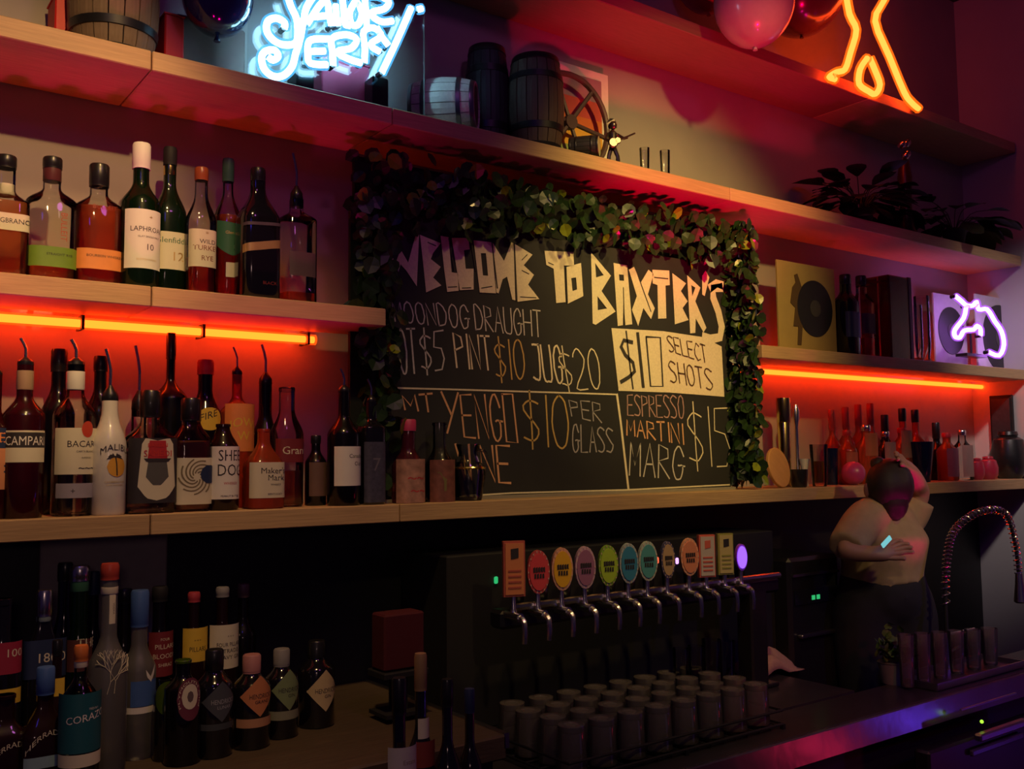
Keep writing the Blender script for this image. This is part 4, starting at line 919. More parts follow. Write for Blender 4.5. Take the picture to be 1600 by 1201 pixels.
ft = [(1326, 672, 30, 2.10, l_amber, redp, (706, 745, mat('red_orange_label', (.45, .10, .05), .6)), 'stout bottle with red-orange label in the front row'),
 (1356, 664, 34, 2.10, l_orange, chrome, (676, 712, mat('rust_paper', (.50, .14, .06), .6)), 'orange-red labelled bottle with bright neck glint'),
 (1386, 674, 30, 2.11, g_clear, chrome, (690, 735, mat('pinkish_label', (.40, .22, .22), .6)), 'clear bottle with pinkish label right of the orange-red one'),
 (1412, 668, 30, 2.12, l_orange, redp, (672, 715, mat('tan_paper', (.42, .22, .14), .6)), 'bottle with tan label left of the blue glass'),
 (1482, 676, 32, 2.10, l_amber, redp, (700, 745, mat('plum_paper', (.32, .10, .14), .6)), 'plum-labelled bottle right of the blue glass'),
 (1506, 672, 30, 2.10, g_clear, chrome, (695, 745, mat('tan_pink', (.40, .24, .20), .6)), 'pale-labelled bottle with silver top near the end wall')]
for px, tp, w_, Y, gm_, cp, (a_, b_, lm), lab in ft:
    B(lab, px, tp, w_, Y, ZL, gm_, .62, .82, .38, cp, .90, None, .5, 2, 1, [(a_, b_, lm, 62, [])], group=GR, seg=18)
goblet('rounded cobalt blue glass among the red bottles', 1441, 690, 40, 2.07, ZL, taper=.62, m_=g_blue, name='blue_glass')
goblet('low glass of yellow drink beside the small black cup', 1281, 694, 28, 2.05, ZL, liq=l_yel, level=.6)
goblet('small dark blue glass beside the yellow drink', 1300, 700, 22, 2.12, ZL, taper=.8, m_=g_blue, name='blue_glass')
goblet('small black cup in front of the silver bar tool', 1249, 733, 28, 2.04, ZL, m_=black, name='cup', cat='cup', taper=.85)
o = MB().sphere((0, 0, .042), .042, 18, 12).build('pink_ornament', mat('pink_gloss', (.55, .06, .22), .35, coat=.3), None, True); o.location = (X_(1334, 2.05, ZL), 2.05, ZL); tag(o, 'round magenta ornament on the shelf beside the bartender', 'ornament')
for px, w_, tp, mm, lab in ((1545, 30, 712, mat('ruby_gloss', (.45, .03, .06), .3, coat=.4), 'ruby round jar near the right end of the lower shelf'), (1578, 54, 672, black, 'large dark helmet-shaped jar against the end wall'), (1528, 22, 715, mat('ruby_gloss', (.45, .03, .06), .3), 'small ruby jar left of the bigger ruby jar')):
    X = X_(px, 2.07, ZL); r_ = w_/2/hscale(px, 2.07); h = at(px, tp, 2.07).z-ZL
    t = thing('round_jar', lab, 'jar', (X, 2.07, ZL))
    MB().lathe([(r_*.6, 0), (r_*.95, h*.2), (r_, h*.5), (r_*.8, h*.8), (r_*.45, h*.88)], 20).build('body', mm, t, True)
    MB().lathe([(r_*.5, h*.87), (r_*.55, h*.9), (r_*.5, h*.97), (.004, h)], 16).build('lid', mm, t, True)
# round board leaning, brass shaker, silver tool, white jigger
t = thing('round_plaque', 'round tan wooden plaque leaning on the shelf right of the leaves', 'plaque', (X_(1216, 2.05, ZL), 2.05, ZL))
rr_ = 31/vscale(1216, 2.05)
MB().lathe([(rr_*.97, -.004), (rr_, -.002), (rr_, .006), (rr_*.97, .008)], 32, M=Matrix.Rotation(R(10), 3, 'Z') @ Matrix.Rotation(R(78), 3, 'X'), c=(0, 0, rr_)).build('disc', mat('tan_wood', (.62, .30, .10), .6, noise=.2, scale=14, stretch=(1, 10, 1)), t, True)
def shaker():
    px, Y = 1228, 2.13; X = X_(px, Y, ZL); r_ = 11/hscale(px, Y); h = at(px, 622, Y).z-ZL
    t = thing('cocktail_shaker', 'tall brass mixing tin standing behind the tan plaque', 'shaker', (X, Y, ZL))
    MB().lathe([(r_*.72, 0), (r_*.75, .003), (r_*.95, h*.72), (r_*.9, h*.73)], 22).build('tin', brass, t, True)
    MB().lathe([(r_*.92, h*.72), (r_*.98, h*.73), (r_, h*.97), (r_*.95, h)], 22).build('cup_top', brass, t, True)
    px = 1247; X = X_(px, 2.12, ZL); h = at(px, 632, 2.12).z-ZL
    t = thing('bar_muddler', 'slim silver bar tool standing beside the brass tin', 'bar tool', (X, 2.12, ZL))
    MB().lathe([(.014, 0), (.014, .03), (.008, .06), (.007, h*.72), (.011, h*.8), (.013, h*.93), (.006, h)], 14).build('shaft', chrome, t, True)
shaker()
t = thing('jigger', 'small white cone-shaped measure behind the black cup', 'jigger', (X_(1258, 2.10, ZL), 2.10, ZL))
MB().lathe([(.012, 0), (.013, .002), (.005, .035), (.020, .095), (.018, .095), (.003, .036)], 16).build('cone', white, t, True)

# ------------------------------------------------------------------ record shelf
def sleeve_rec(label, pxa, pxb, y0, y1, Y, mm, disc, rz=0, frame=None, lean=.0, rd=.36, cy=.5, cx=.5):
    xa, xb = X_(pxa, Y, ZM), X_(pxb, Y, ZM); h = at((pxa+pxb)/2, y0, Y).z-ZM; wd = (xb-xa)/max(.3, math.cos(rz))
    t = thing('record_sleeve', label, 'record', ((xa+xb)/2, Y, ZM), rz)
    MB().box((0, 0, h/2), (wd, .008, h), bev=.001).build('cover', mm, t)
    MB().lathe([(wd*rd, 0), (wd*rd, .003)], 32, M=Matrix.Rotation(PI/2, 3, 'X') @ Matrix.Scale(1, 3), c=(wd*(cx-.5), -.004, h*cy)).build('disc_print', disc, t)
    MB().lathe([(wd*rd*.3, 0), (wd*rd*.3, .001)], 20, M=Matrix.Rotation(PI/2, 3, 'X'), c=(wd*(cx-.5), -.0072, h*cy)).build('disc_centre', mat('disc_grey', (.06, .06, .05), .4), t)
    return t, wd, h
t, wd, h = sleeve_rec('olive poster with a dark dancing figure before a black record', 1217, 1307, 414, 548, 2.12, mat('olive_card', (.42, .30, .10), .65, noise=.12, scale=20), mat('vinyl_black', (.02, .022, .022), .3), cx=.62, cy=.52, rd=.31)
fg = [(-.26,.30),(-.22,.50),(-.30,.55),(-.26,.72),(-.20,.78),(-.22,.86),(-.17,.88),(-.13,.80),(-.08,.68),(-.12,.5),(-.10,.36),(-.14,.10),(-.20,.10),(-.18,.3)]
MB().prism([(x*wd, z*h) for x, z in fg], -.0065, -.004).build('figure_print', mat('sepia_print', (.10, .06, .02), .6), t)
GJ = 'empty bottles and glasses on the record shelf'
B('square clear bottle with dark label right of the olive poster', 1325, 430, 34, 2.10, ZM, g_dark, .66, .8, .45, black, .88, l_amber, .2, 4, 1, [(485, 525, navy, 60, [])], group=GJ, seg=18)
B('square clear bottle lit red beside the first', 1350, 432, 32, 2.12, ZM, g_clear, .66, .8, .45, black, .88, l_amber, .25, 4, 1, [(488, 520, mat('smoke_label', (.08, .05, .06), .6), 60, [])], group=GJ, seg=18)
t = thing('glass_case', 'red-lit glass jar with a dark edge in the middle of the record shelf', 'jar', (X_(1385, 2.12, ZM), 2.12, ZM))
hh = at(1385, 435, 2.12).z-ZM
MB().box((0, 0, hh/2), (.13, .13, hh-.004), bev=.006).build('glass_walls', glass('ruby_tint', (.70, .25, .22), body=.18, bcol=(.5, .05, .03)), t)
MB().box((.078, .0, hh/2), (.022, .13, hh), bev=.002).build('dark_edge', mat('dark_edge', (.10, .055, .05), .6), t)
for i, (px, tp, w_) in enumerate([(1434, 478, 20), (1455, 462, 24)]):
    X = X_(px, 2.08, ZM); r_ = w_/2/hscale(px, 2.08); h = at(px, tp, 2.08).z-ZM
    t = thing('pillar_glass', ['short tall-stemmed glass beside the dark-edged jar', 'taller cylindrical glass left of the purple neon'][i], 'glass', (X, 2.08+.03*i, ZM), 0, GJ)
    MB().lathe([(r_*.9, 0), (r_*.95, .004), (r_*.8, h*.1), (r_, h*.3), (r_, h), (r_*.94, h), (r_*.9, h*.3), (.002, .02)], 20).build('bowl', g_clear, t, True)
    MB().lathe([(r_*.9, .004), (r_*.92, .02)], 18).build('drink', l_orange, t, True)
sleeve_rec('white turntable print behind the purple neon', 1462, 1512, 462, 562, 2.16, mat('white_card', (.55, .52, .55), .6), MATS['vinyl_black'], rd=.40, cy=.52)
sleeve_rec('white turntable print leaning at the end wall right of the purple neon', 1528, 1598, 466, 580, 2.11, mat('white_card', (.55, .52, .55), .6), MATS['vinyl_black'], rz=0, rd=.38, cy=.45)
# dark panel on the end wall
t = thing('wall_frame', 'dark framed notice on the pale end wall', 'picture', (XR, 2.08, 1.60))
pz0, pz1 = 1.62, 1.86
MB().box((-.006+.013, 0, .13), (.012, .10, .26), bev=.002).build('frame', blackm, t)
MB().box((-.002, 0, .13), (.006, .08, .23)).build('print', mat('dark_print', (.03, .03, .035), .4, noise=.6, scale=60), t)
t.location = (XR-.012, 2.115, 1.60)

# ------------------------------------------------------------------ top shelf things
def barrel(label, px, base_z, top, w_, Y, woodm, hoopm, lying=False, name='barrel', n=16, headm=None, h=None, rz=0, loc=None, rr=None, belly=1.0):
    X = X_(px, Y, base_z); r_ = rr or w_/2/hscale(px, Y, base_z); h = h or at(px, top, Y).z-base_z
    t = thing(name, label, 'barrel', loc or (X, Y, base_z), rz, None)
    if lying: M = Matrix.Translation((0, 0, r_)) @ Matrix.Rotation(PI/2, 4, 'Y') @ Matrix.Translation((0, 0, -h/2))
    else: M = Matrix.Identity(4)
    def rad(f): return r_*(.80+.20*(1-(2*f-1)**2)*belly)
    fsx = [0, .12, .3, .5, .7, .88, 1]; g = .03
    vs = []; fs = []
    for f in fsx:
        for a in (-PI/n+g/2, 0, PI/n-g/2): vs.append(M @ Vector((rad(f)*math.cos(a), rad(f)*math.sin(a), f*h)))
        a = 0
    k = len(fsx)
    for i in range(k-1):
        for j in range(2): fs.append((i*3+j, i*3+j+1, (i+1)*3+j+1, (i+1)*3+j))
    base_v = [(rad(f)*math.cos(a), rad(f)*math.sin(a), f*h) for f in fsx for a in (-PI/n+g/2, 0, PI/n-g/2)]
    inner = [(rad(f)*.93*math.cos(a), rad(f)*.93*math.sin(a), f*h) for f in fsx for a in (-PI/n+g/2, 0, PI/n-g/2)]
    nv = len(base_v); f2 = list(fs)+[tuple(reversed([q+nv for q in f])) for f in fs]
    for i in range(k-1):
        f2.append((i*3, (i+1)*3, (i+1)*3+nv, i*3+nv)); f2.append((i*3+2+nv, (i+1)*3+2+nv, (i+1)*3+2, i*3+2))
    f2.append((0, nv, nv+1, 1)); f2.append((1, nv+1, nv+2, 2)); e = (k-1)*3; f2.append((e, e+1, e+1+nv, e+nv)); f2.append((e+1, e+2, e+2+nv, e+1+nv))
    me = bpy.data.meshes.new('stave'); me.from_pydata(base_v+inner, [], f2); me.materials.append(woodm)
    for i in range(n):
        o = bpy.data.objects.new('stave', me); COL.objects.link(o); o.parent = t
        o.matrix_local = M @ Matrix.Rotation(2*PI*i/n, 4, 'Z')
    for f0, f1 in ((.0, .07), (.20, .27), (.73, .80), (.93, 1.0)):
        q = MB().lathe([(rad(f0)*1.005, f0*h), (rad(f0)*1.025, f0*h+.001), (rad(f1)*1.025, f1*h-.001), (rad(f1)*1.005, f1*h)], 32)
        MB().add([M @ Vector(v) for v in q.v], q.f[:-2]).build('hoop', hoopm, t, True)
    for f in (.04, .96):
        q = MB().lathe([(rad(f)*.95, f*h-.003), (rad(f)*.95, f*h+.003)], 28)
        MB().add([M @ Vector(v) for v in q.v], q.f).build('head', headm or woodm, t)
    return t
oak = mat('oak', (.30, .20, .11), .65, noise=.3, scale=10, stretch=(20, 20, 2), bump=.2)
dark_oak = mat('dark_oak', (.10, .065, .045), .65, noise=.35, scale=10, stretch=(20, 20, 2), bump=.2)
pale_oak = mat('pale_oak', (.75, .72, .62), .6, noise=.2, scale=10, stretch=(2, 20, 20), bump=.15)
hoop = mat('dark_iron', (.05, .05, .055), .4, .8); hoop_b = mat('bright_iron', (.30, .32, .36), .3, .9)
barrel('large upright oak barrel at the left of the top shelf, cut by the top edge', 176, ZT, -90, 136, 2.12, mat('grey_oak', (.19, .13, .085), .7, noise=.35, scale=10, stretch=(20, 20, 2)), hoop, n=18)
barrel('small pale barrel lying on its side right of the blue neon sign', 672, ZT, 90, 60, 2.10, pale_oak, hoop_b, lying=True, headm=dark_oak, h=.175, rr=.077, rz=R(-42), loc=(X_(694, 2.10, ZT+.06), 2.10, ZT))
barrel('black barrel standing behind the pale lying one', 762, ZT, 78, 70, 2.17, mat('black_oak', (.03, .028, .035), .6, noise=.3), hoop, n=14)
barrel('upright brown barrel with dark hoops beside the wheel', 838, ZT, 95, 90, 2.09, dark_oak, hoop, n=16)
barrel('small black tub lying on its side with a pale green end', 905, ZT, 200, 30, 2.08, mat('black_oak', (.03, .028, .035), .6, noise=.3), hoop, lying=True, headm=mat('pale_green', (.38, .42, .20), .6), h=.085, rr=.038, belly=.3, rz=R(-50), loc=(X_(910, 2.06, ZT+.03), 2.05, ZT))
# wheel behind
t = thing('wooden_wheel', 'dark brown ship-style wheel leaning before the striped print', 'wheel', (X_(892, 2.17, ZT), 2.17, ZT))
wr = (at(892, 113, 2.17).z-ZT)/2
ringp = [(wr*.95*math.cos(2*PI*i/36), 0, wr+wr*.95*math.sin(2*PI*i/36)) for i in range(36)]
brw = mat('wheel_brown', (.09, .05, .05), .5)
MB().tube(ringp, .009, 8, closed=True).build('rim', brw, t, True)
MB().lathe([(.022, -.01), (.024, .0), (.022, .01)], 16, M=Matrix.Rotation(PI/2, 3, 'X'), c=(0, 0, wr)).build('hub', brw, t, True)
for k in range(6):
    a = k*PI/3+.9
    MB().box((math.cos(a)*wr*.5, 0, wr+math.sin(a)*wr*.5), (.001, .001, .001)).tube([(0, 0, wr), (math.cos(a)*wr*.95, 0, wr+math.sin(a)*wr*.95)], .007, 6).build('spoke', brw, t, True)
# striped framed print
xa, xb = X_(872, 2.225, ZT), X_(953, 2.225, ZT); ph = at(910, 106, 2.225).z-ZT
t = thing('striped_print', 'white-framed print with red, orange and green stripes behind the wheel', 'picture', ((xa+xb)/2, 2.225, ZT))
MB().box((0, .004, ph/2), (xb-xa, .012, ph), bev=.002).build('frame', mat('ivory_frame', (.80, .80, .70), .5), t)
pw = (xb-xa)*.80
for nm, c_, z0_, z1_ in (('stripe', (.34, .20, .26), .72, .92), ('stripe', (.60, .08, .07), .56, .72), ('stripe', (.70, .16, .04), .46, .56), ('stripe', (.80, .42, .05), .30, .46), ('stripe', (.28, .38, .10), .14, .30)):
    MB().box((-.012, -.0035, ph*(z0_+z1_)/2), (pw, .003, ph*(z1_-z0_))).build(nm, mat('stripe_%d' % int(z0_*100), c_, .5), t)
# guitarist figurine
def figurine():
    px, Y = 958, 2.06; X = X_(px, Y, ZT); H = at(px, 188, Y).z-ZT
    t = thing('guitarist_figurine', 'small metal figurine playing a guitar on the top shelf', 'figurine', (X, Y, ZT), R(-20))
    s = H/.12; sm = mat('dark_metal', (.16, .13, .12), .3, .9)
    P = lambda x, y, z: (x*s, y*s, z*s)
    b = MB()
    b.tube([P(-.012, 0, .004), P(-.012, -.004, .028), P(-.004, 0, .05)], [.006*s, .005*s, .006*s], 8)
    b.tube([P(.014, 0, .004), P(.010, -.006, .028), P(.004, 0, .05)], [.006*s, .005*s, .006*s], 8)
    b.tube([P(0, 0, .048), P(0, 0, .066), P(0, .001, .086), P(0, 0, .095)], [.009*s, .008*s, .013*s, .004*s], 10)
    b.sphere(P(.001, -.002, .106), .0095*s, 12, 8, (1, 1, 1.15))
    b.tube([P(-.012, 0, .085), P(-.022, -.008, .068), P(-.006, -.016, .058)], .004*s, 7)
    b.tube([P(.012, 0, .085), P(.026, -.008, .074), P(.034, -.014, .076)], .004*s, 7)
    b.build('body', sm, t, True)
    g_ = MB().lathe([(.010*s, -.003*s), (.013*s, 0), (.010*s, .003*s)], 14, M=Matrix.Rotation(PI/2, 3, 'X'), c=P(-.006, -.017, .058)).lathe([(.007*s, -.003*s), (.009*s, 0), (.007*s, .003*s)], 12, M=Matrix.Rotation(PI/2, 3, 'X'), c=P(.006, -.017, .064))
    g_.tube([P(.004, -.017, .062), P(.052, -.017, .086)], .0022*s, 6).build('guitar', sm, t, True)
    MB().lathe([(.020*s, 0), (.021*s, .002*s), (.019*s, .005*s)], 20).build('stand', chrome, t, True)
    MB().add(*[ [P(x*1.0, y, z) for x, y, z in [(-.012, .002, .098), (.012, .002, .098), (.014, .004, .112), (.006, 0, .124), (-.006, 0, .124), (-.014, .004, .112)]], [(0, 1, 2, 3, 4, 5)] ]).build('hat', sm, t)
figurine()
# balloons
def balloon(label, px, py, r_px, Y, mm, z_up=True, strz=None):
    c = at(px, py, Y); r_ = r_px/hscale(px, Y, c.z)
    t = thing('balloon', label, 'balloon', c)
    prof = [(max(.002, r_*math.sin(a_)*(1-.06*math.cos(a_))), -r_*1.08*math.cos(a_)) for a_ in [PI*i/18 for i in range(19)]]
    MB().lathe(prof, 28).build('skin', mm, t, True)
    MB().lathe([(.008, -.014-r_*1.06), (.003, -r_*1.06), (.003, -r_*1.04)], 8).build('knot', mm, t, True)
    return t, c, r_
balloon('glossy dark blue balloon above the top shelf left of the neon sign', 340, 0, 54, 2.05, mat('navy_latex', (.010, .016, .07), .10, coat=.8))
balloon('pale pink balloon drooping over the front of the highest shelf', 1178, 8, 62, 1.855, mat('pink_latex', (.55, .26, .38), .22, coat=.4))
balloon('dark brown balloon beside the pink one at the highest shelf', 1250, -20, 72, 2.10, mat('brown_latex', (.10, .045, .03), .2, coat=.5))
balloon('orange-red balloon lit by the neon behind the pink one', 1106, -35, 52, 2.12, mat('red_latex', (.50, .08, .04), .3, coat=.4))
# red boxes on the top shelf
for (pxa, pxb, y0, Y, lab, mm) in ((78, 128, 8, 2.19, 'red carton behind the large barrel at the left', mat('scarlet', (.65, .02, .02), .5)), (248, 278, 34, 2.14, 'small red card box between the barrel and the dark balloon', mat('scarlet', (.65, .02, .02), .5)), (492, 566, 104, 2.15, 'red box on the shelf behind the blue neon sign', mat('rose_box', (.55, .05, .14), .55))):
    xa, xb = X_(pxa, Y, ZT), X_(pxb, Y, ZT); h = at((pxa+pxb)/2, y0, Y).z-ZT
    t = thing('carton', lab, 'box', ((xa+xb)/2, Y, ZT))
    MB().box((0, 0, h/2), (xb-xa, .08, h), bev=.003).build('walls', mm, t)
    MB().box((0, 0, h+.001), (xb-xa+.004, .084, .003)).build('lid', mm, t)
t = thing('metal_tube_stand', 'grey-brown box behind the dark balloon on the top shelf', 'box', (X_(322, 2.17, ZT), 2.17, ZT))
MB().box((0, 0, .08), (.16, .07, .16), bev=.004).build('walls', mat('mushroom_card', (.24, .17, .15), .7), t)
# dark plant and shiny pot at the right of the top shelf
leafk = mat('plant_leaf_dark', (.012, .022, .010), .5)
def potplant(label, px, Y, leaves, seed, pot=True, spread=.16, h0=.10, big=.09, up=.5):
    rr = random.Random(seed); X = X_(px, Y, ZT)
    t = thing('potted_plant', label, 'plant', (X, Y, ZT))
    MB().lathe([(.035, 0), (.036, .003), (.048, .07), (.052, .075), (.048, .08), (.044, .076), (.040, .06)], 20).build('pot', blackm, t, True)
    MB().lathe([(.042, .060), (.043, .066)], 16).build('soil', mat('soil', (.02, .015, .01), .9), t)
    for i in range(leaves):
        a = rr.uniform(0, 2*PI) if i > leaves*.4 else rr.choice((-.35, .1, PI, PI+.4))+rr.uniform(-.4, .4)
        L_ = rr.uniform(.5, 1)*spread; zz = h0+rr.uniform(-.02, 1)*up*spread
        tip = Vector((math.cos(a)*L_, math.sin(a)*L_*.5-.015, zz)); b0 = Vector((0, 0, .06))
        md = (tip+b0)/2+Vector((0, 0, .035))
        MB().tube(catmull([b0, md, tip], 3), .0016, 5).build('stem', leafk, t)
        d = (tip-md).normalized(); sd = d.cross(Vector((0, 0, 1))).normalized(); nn = sd.cross(d)
        s_ = rr.uniform(.6, 1)*big
        vs = []; 
        for k in range(6):
            f = k/5; wv = math.sin(PI*min(1, f*.95+.04))*.28*s_; c0 = tip+d*s_*(f-.1)-Vector((0, 0, 1))*s_*.25*f*f
            vs += [c0+sd*wv+nn*.12*wv, c0, c0-sd*wv+nn*.12*wv]
        vs = [Vector((v.x, min(v.y, 2.235-Y), max(v.z, .006+.002*rr.random()))) for v in vs]
        MB().add(vs, [(k*3+j, k*3+j+1, k*3+j+4, k*3+j+3) for k in range(5) for j in range(2)]).build('leaf', leafk, t, True)
potplant('dark leafy plant trailing at the far right of the top shelf', 1492, 2.08, 40, 5, spread=.27, h0=.08, big=.16, up=.30)
potplant('dense dark plant behind the glass ornament on the top shelf', 1345, 2.12, 64, 9, spread=.22, h0=.06, big=.15, up=.60)
t = thing('glass_lantern', 'tall dark ornament topped with shiny beads between the plants', 'ornament', (X_(1403, 2.10, ZT), 2.06, ZT))
hh = at(1403, 225, 2.10).z-ZT
MB().lathe([(.04, 0), (.042, .004), (.03, .03), (.022, hh*.3), (.028, hh*.6), (.02, hh*.75), (.018, hh*.78)], 20).build('body', mat('dark_bronze', (.10, .05, .035), .3, .6), t, True)
for k, (dx, dz) in enumerate(((-.055, .93), (.0, .95), (.012, .85), (-.012, .82), (.02, .97))):
    MB().sphere((dx*.5, -.01, hh*dz), .016, 12, 8).build('bead', mat('silver_bead', (.6, .55, .5), .12, .95), t, True)
# small glasses catching light near the figurine
for i, px in enumerate((1008, 1040)):
    goblet(['tiny clear shot glass right of the figurine', 'tiny clear shot glass farthest right on the lit edge'][i], px, [232, 236][i], 16, 2.12, ZT, 'shot glasses on the top shelf', name='shot_glass')

# ------------------------------------------------------------------ bartender
skin = mat('skin', (.42, .24, .17), .55, noise=.05)
def skin_obj(name, verts, edges, radii, mm, parent, root=0, sub=2):
    me = bpy.data.meshes.new(name); me.from_pydata(verts, edges, []); me.materials.append(mm)
    o = bpy.data.objects.new(name, me); COL.objects.link(o); o.parent = parent
    md = o.modifiers.new('skin', 'SKIN'); md.use_smooth_shade = True
    for i, r_ in enumerate(radii): me.skin_vertices[0].data[i].radius = r_ if isinstance(r_, tuple) else (r_, r_)
    me.skin_vertices[0].data[root].use_root = True
    s_ = o.modifiers.new('sub', 'SUBSURF'); s_.levels = sub; s_.render_levels = sub
    dg = bpy.context.evaluated_depsgraph_get(); m2 = bpy.data.meshes.new_from_object(o.evaluated_get(dg)); o.modifiers.clear(); o.data = m2
    m2.polygons.foreach_set('use_smooth', [True]*len(m2.polygons))
    if not m2.materials: m2.materials.append(mm)
    return o
YP = 1.86
def bartender():
    px = 1384; X = X_(px, YP, 1.4); base = Vector((X, YP, 0))
    t = thing('person', 'dark-haired bartender in a pale top seen from behind, one hand at the head', 'person', base, R(-30))
    Rz = Matrix.Rotation(R(30), 3, 'Z')
    def Q(px_, py_, dy=0): return Rz @ (at(px_, py_, YP+dy)-base)
    pelvis = Q(1380, 925); waist = Q(1378, 890); chest = Q(1382, 835, -.01); neckb = Q(1385, 800, -.02); neck = Q(1386, 785, -.03); head = Q(1387, 765, -.05)
    shL, elL, wrL, haL = Q(1352, 812, -.02), Q(1318, 862, -.05), Q(1370, 866, -.13), Q(1388, 860, -.15)
    shR, elR, wrR, haR = Q(1414, 812, -.02), Q(1440, 768, -.06), Q(1426, 738, -.10), Q(1416, 728, -.10)
    kneeL = pelvis+Vector((-.08, -.01, -.42)); kneeR = pelvis+Vector((.08, 0, -.42)); zf = -pelvis.z
    anL = Vector((kneeL.x, kneeL.y+.02, .06)); anR = Vector((kneeR.x, kneeR.y+.02, .06)); toL = anL+Vector((0, -.12, -.03)); toR = anR+Vector((0, -.12, -.03))
    hipL = pelvis+Vector((-.07, 0, -.05)); hipR = pelvis+Vector((.07, 0, -.05))
    V = [pelvis, waist, chest, neckb, neck, head, shL, elL, wrL, haL, shR, elR, wrR, haR, hipL, kneeL, anL, toL, hipR, kneeR, anR, toR, head+Vector((0, .01, .05))]
    E = [(0,1),(1,2),(2,3),(3,4),(4,5),(5,22),(3,6),(6,7),(7,8),(8,9),(3,10),(10,11),(11,12),(12,13),(0,14),(14,15),(15,16),(16,17),(0,18),(18,19),(19,20),(20,21)]
    Rr = [(.10,.08),(.09,.07),(.105,.08),(.06,.05),.042,.072,.046,.034,.024,.026,.046,.034,.024,.026,.08,.055,.035,.03,.08,.055,.035,.03,.066]
    # fingers rooted in the palms
    V = list(V); E = list(E); Rr = list(Rr)
    for hi, wi, side in ((9, 8, 1), (13, 12, -1)):
        d = (V[hi]-V[wi]).normalized(); s = d.orthogonal().normalized()
        for k in range(5):
            off = s*(k-1.5)*.014 if k < 4 else s*(-.032); L_ = (.034, .038, .036, .028, .026)[k]
            n = len(V); a0 = V[hi]+off*.8+d*(.012 if k < 4 else -.01)
            V += [a0, a0+d*L_+(off*.3), a0+d*L_*1.6+Vector((0, -.012, -.006))+off*.3]; E += [(hi, n), (n, n+1), (n+1, n+2)]; Rr += [.009, .008, .007]
    skin_obj('body', [tuple(v) for v in V], E, Rr, skin, t)
    # shirt and trousers
    ip = lambda a, b, f: a+(b-a)*f
    def cloth_mesh(name, parts, mm):
        mb = MB()
        for pts, rs in parts: mb.tube(catmull(pts, 4), [rs[min(len(rs)-1, k//4)]+(rs[min(len(rs)-1, k//4+1)]-rs[min(len(rs)-1, k//4)])*((k % 4)/4) for k in range((len(pts)-1)*4+1)], 16)
        o = mb.build(name, mm, t, True)
        md = o.modifiers.new('r', 'REMESH'); md.mode = 'VOXEL'; md.voxel_size = .011; md.use_smooth_shade = True
        sm = o.modifiers.new('s', 'SMOOTH'); sm.iterations = 5; sm.factor = .6
        dg = bpy.context.evaluated_depsgraph_get(); m2 = bpy.data.meshes.new_from_object(o.evaluated_get(dg)); o.modifiers.clear(); o.data = m2
        if not m2.materials: m2.materials.append(mm)
        return o
    sh_c = ip(chest, neckb, .8)
    cloth_mesh('shirt', [([ip(waist, pelvis, .5), waist, chest, sh_c, neck], [.135, .128, .140, .095, .055]), ([sh_c, shL, ip(shL, elL, .9)], [.075, .064, .058]), ([sh_c, shR, ip(shR, elR, .75)], [.075, .064, .058])], mat('pale_shirt', (.40, .30, .16), .85, noise=.15, scale=40, bump=.2))
    cloth_mesh('trousers', [([ip(waist, pelvis, .35), pelvis, hipL+Vector((0, 0, -.04)), kneeL, anL], [.125, .140, .105, .075, .062]), ([ip(waist, pelvis, .35), pelvis, hipR+Vector((0, 0, -.04)), kneeR, anR], [.125, .140, .105, .075, .062])], mat('dark_trousers', (.015, .016, .022), .9))
    cloth_mesh('shoes', [([anL+Vector((0, .04, -.025)), anL+Vector((0, -.04, -.025)), toL], [.035, .036, .028])], blackm) if 0 else None
    # hair, face
    hm = mat('dark_hair', (.012, .009, .009), .45, noise=.4, scale=60, stretch=(30, 30, 3), bump=.4)
    hb = MB().sphere(head+Vector((0, -.014, .015)), .076, 20, 14, (.98, 1.0, 1.15)); hb.sphere(head+Vector((.0, -.04, -.03)), .045, 14, 10, (1, .9, 1.5)); hb.sphere(head+Vector((-.03, .0, .085)), .024, 12, 8)
    hb.build('hair', hm, t, True)
    f = head+Vector((0, .066, -.005))
    MB().sphere(f+Vector((0, .012, .0)), .011, 10, 8, (.8, 1, 1.5)).build('nose', skin, t, True)
    for s in (-1, 1):
        MB().sphere(f+Vector((s*.027, .000, .022)), .009, 10, 8).build('eye', mat('eye_white', (.6, .6, .6), .3), t, True)
        MB().sphere(head+Vector((s*.072, 0, .0)), .016, 10, 8, (.5, .8, 1.4)).build('ear', skin, t, True)
    MB().sphere(f+Vector((0, .000, -.036)), .014, 10, 8, (1.3, .5, .35)).build('mouth', mat('lip', (.35, .08, .07), .5), t, True)
    ph_ = MB().box((0, 0, 0), (.045, .006, .016), bev=.002).build('cyan_glint', emis('glint_glow', (.25, .75, .8), .75), t); ph_.location = Q(1385, 846, -.17); ph_.rotation_euler = (0, R(-35), R(20))  # cyan glint by the hand, painted as a small glowing strip
bartender()

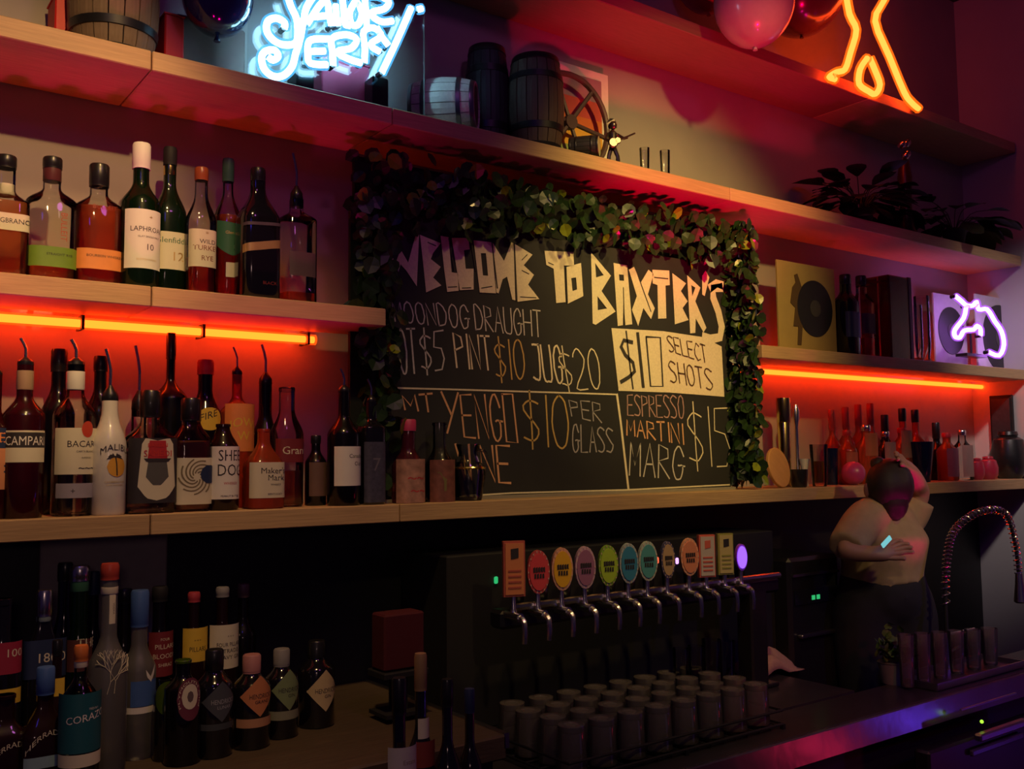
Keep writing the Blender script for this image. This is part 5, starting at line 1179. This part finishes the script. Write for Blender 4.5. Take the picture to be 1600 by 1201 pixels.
# ------------------------------------------------------------------ sink corner: sprung tap, tray of glassware, box
fa = thing('kitchen_faucet', 'tall coiled-spring faucet arching over the sink', 'faucet', (X_(1478, 1.66, ZB), 1.66, ZB))
def fq(px, py): p = at(px, py, 1.66); return Vector((p.x-fa.location.x, 0, p.z-ZB))
arch = catmull([Vector((fq(1478, 945).x, 0, 0)), fq(1477, 930), fq(1480, 870), fq(1492, 828), fq(1530, 800), fq(1570, 802), fq(1586, 850), fq(1592, 900)], 8)
MB().tube(arch, .006, 8).build('hose', mat('rubber', (.02, .02, .02), .5), fa, True)
cp = []; turns = 46
for i in range(turns*8+1):
    f = .12+.86*i/(turns*8); q = f*(len(arch)-1); k = min(int(q), len(arch)-2); c = arch[k].lerp(arch[k+1], q-k); d = (arch[k+1]-arch[k]).normalized()
    n1 = Vector((0, 1, 0)); n2 = d.cross(n1); a = i*2*PI/8; cp.append(c+(n1*math.cos(a)+n2*math.sin(a))*.0125)
MB().tube(cp, .0022, 5).build('spring', chrome, fa, True)
MB().lathe([(.026, 0), (.028, .004), (.018, .01), (.014, .06), (.012, .1)], 16).build('base', chrome, fa, True)
e_ = arch[-1]
MB().lathe([(.014, -.09), (.020, -.085), (.014, -.03), (.011, .01)], 14, c=tuple(e_)).build('spray_head', chrome, fa, True)
MB().tube([arch[4]+Vector((0, 0, 0)), Vector((fq(1520, 938).x, 0, arch[4].z))], .005, 8).build('hose_arm', chrome, fa, True)
MB().tube([(0, 0, .05), (.05, -.02, .07)], .005, 8).build('lever', chrome, fa, True)
def tray():
    t = thing('drip_tray', 'wide steel tray with glassware by the sink', 'tray', (X_(1500, 1.60, ZB), 1.60, ZB))
    MB().box((0, 0, .004), (.50, .14, .006), bev=.002).build('pan', steel, t)
    for s in (-1, 1):
        MB().box((0, s*.07, .012), (.50, .005, .02)).build('rim', steel, t)
        MB().box((s*.25, 0, .012), (.005, .14, .02)).build('rim', steel, t)
tray()
x0 = X_(1500, 1.60, ZB)
lst = ['leftmost', 'second', 'third', 'fourth', 'fifth', 'rightmost']
for i in range(6):
    px = 1418+i*26
    goblet('clear upright tumbler, %s in the row on the steel tray' % lst[i], px, 990-2*i, 24, 1.60, ZB+.0072, 'glasses on the steel tray', taper=.85, m_=g_misty)
t = thing('herb_tub', 'green mint bunch in a tub beside the bartender', 'plant', (X_(1412, 1.64, ZB), 1.665, ZB))
MB().lathe([(.04, 0), (.05, .06), (.052, .06)], 18).build('tub', mat('grey_tub', (.20, .20, .18), .5), t, True)
mb = MB(); rr = random.Random(8)
for k in range(120):
    M = Matrix.Translation((rr.gauss(0, .028), rr.gauss(0, .022), .06+abs(rr.gauss(0, .035)))) @ Matrix.Rotation(rr.uniform(0, 6.3), 4, 'Z') @ Matrix.Rotation(rr.uniform(-1.2, 1.2), 4, 'X') @ Matrix.Scale(.65, 4)
    mb.add([M @ Vector(v) for v in lv], lf)
mb.build('leaves', mat('mint', (.10, .20, .04), .5), t, kind='stuff')

# under-counter fridge with handle and status light, at the lower right
fz = thing('bar_fridge', 'black under-counter fridge with steel handle and green status light', 'fridge', (X_(1530, 1.46, .8), 1.455, 0))
MB().box((0, .0, .42), (.60, .045, .82), bev=.006).build('door', black, fz)
hz = at(1534, 1160, 1.40).z
MB().box((.03, -.045, at(1535, 1150, 1.41).z), (.26, .022, .020), bev=.004).build('handle', steel, fz)
MB().box((.03, -.03, at(1535, 1172, 1.42).z), (.28, .012, .016), bev=.003).build('kick_strip', mat('blue_lit_strip', (.20, .22, .30), .2, .7), fz)  # blue reflected light put into the strip's colour
lp = at(1534, 1127, 1.43); MB().sphere((lp.x-fz.location.x, lp.y-fz.location.y, lp.z), .005, 10, 8).build('status_light', emis('lime_led', (.45, 1, .05), 1.3), fz)
lq = at(1545, 1095, 1.43); MB().box((lq.x-fz.location.x, -.026, lq.z), (.3, .006, .004)).build('trim_line', steel, fz)
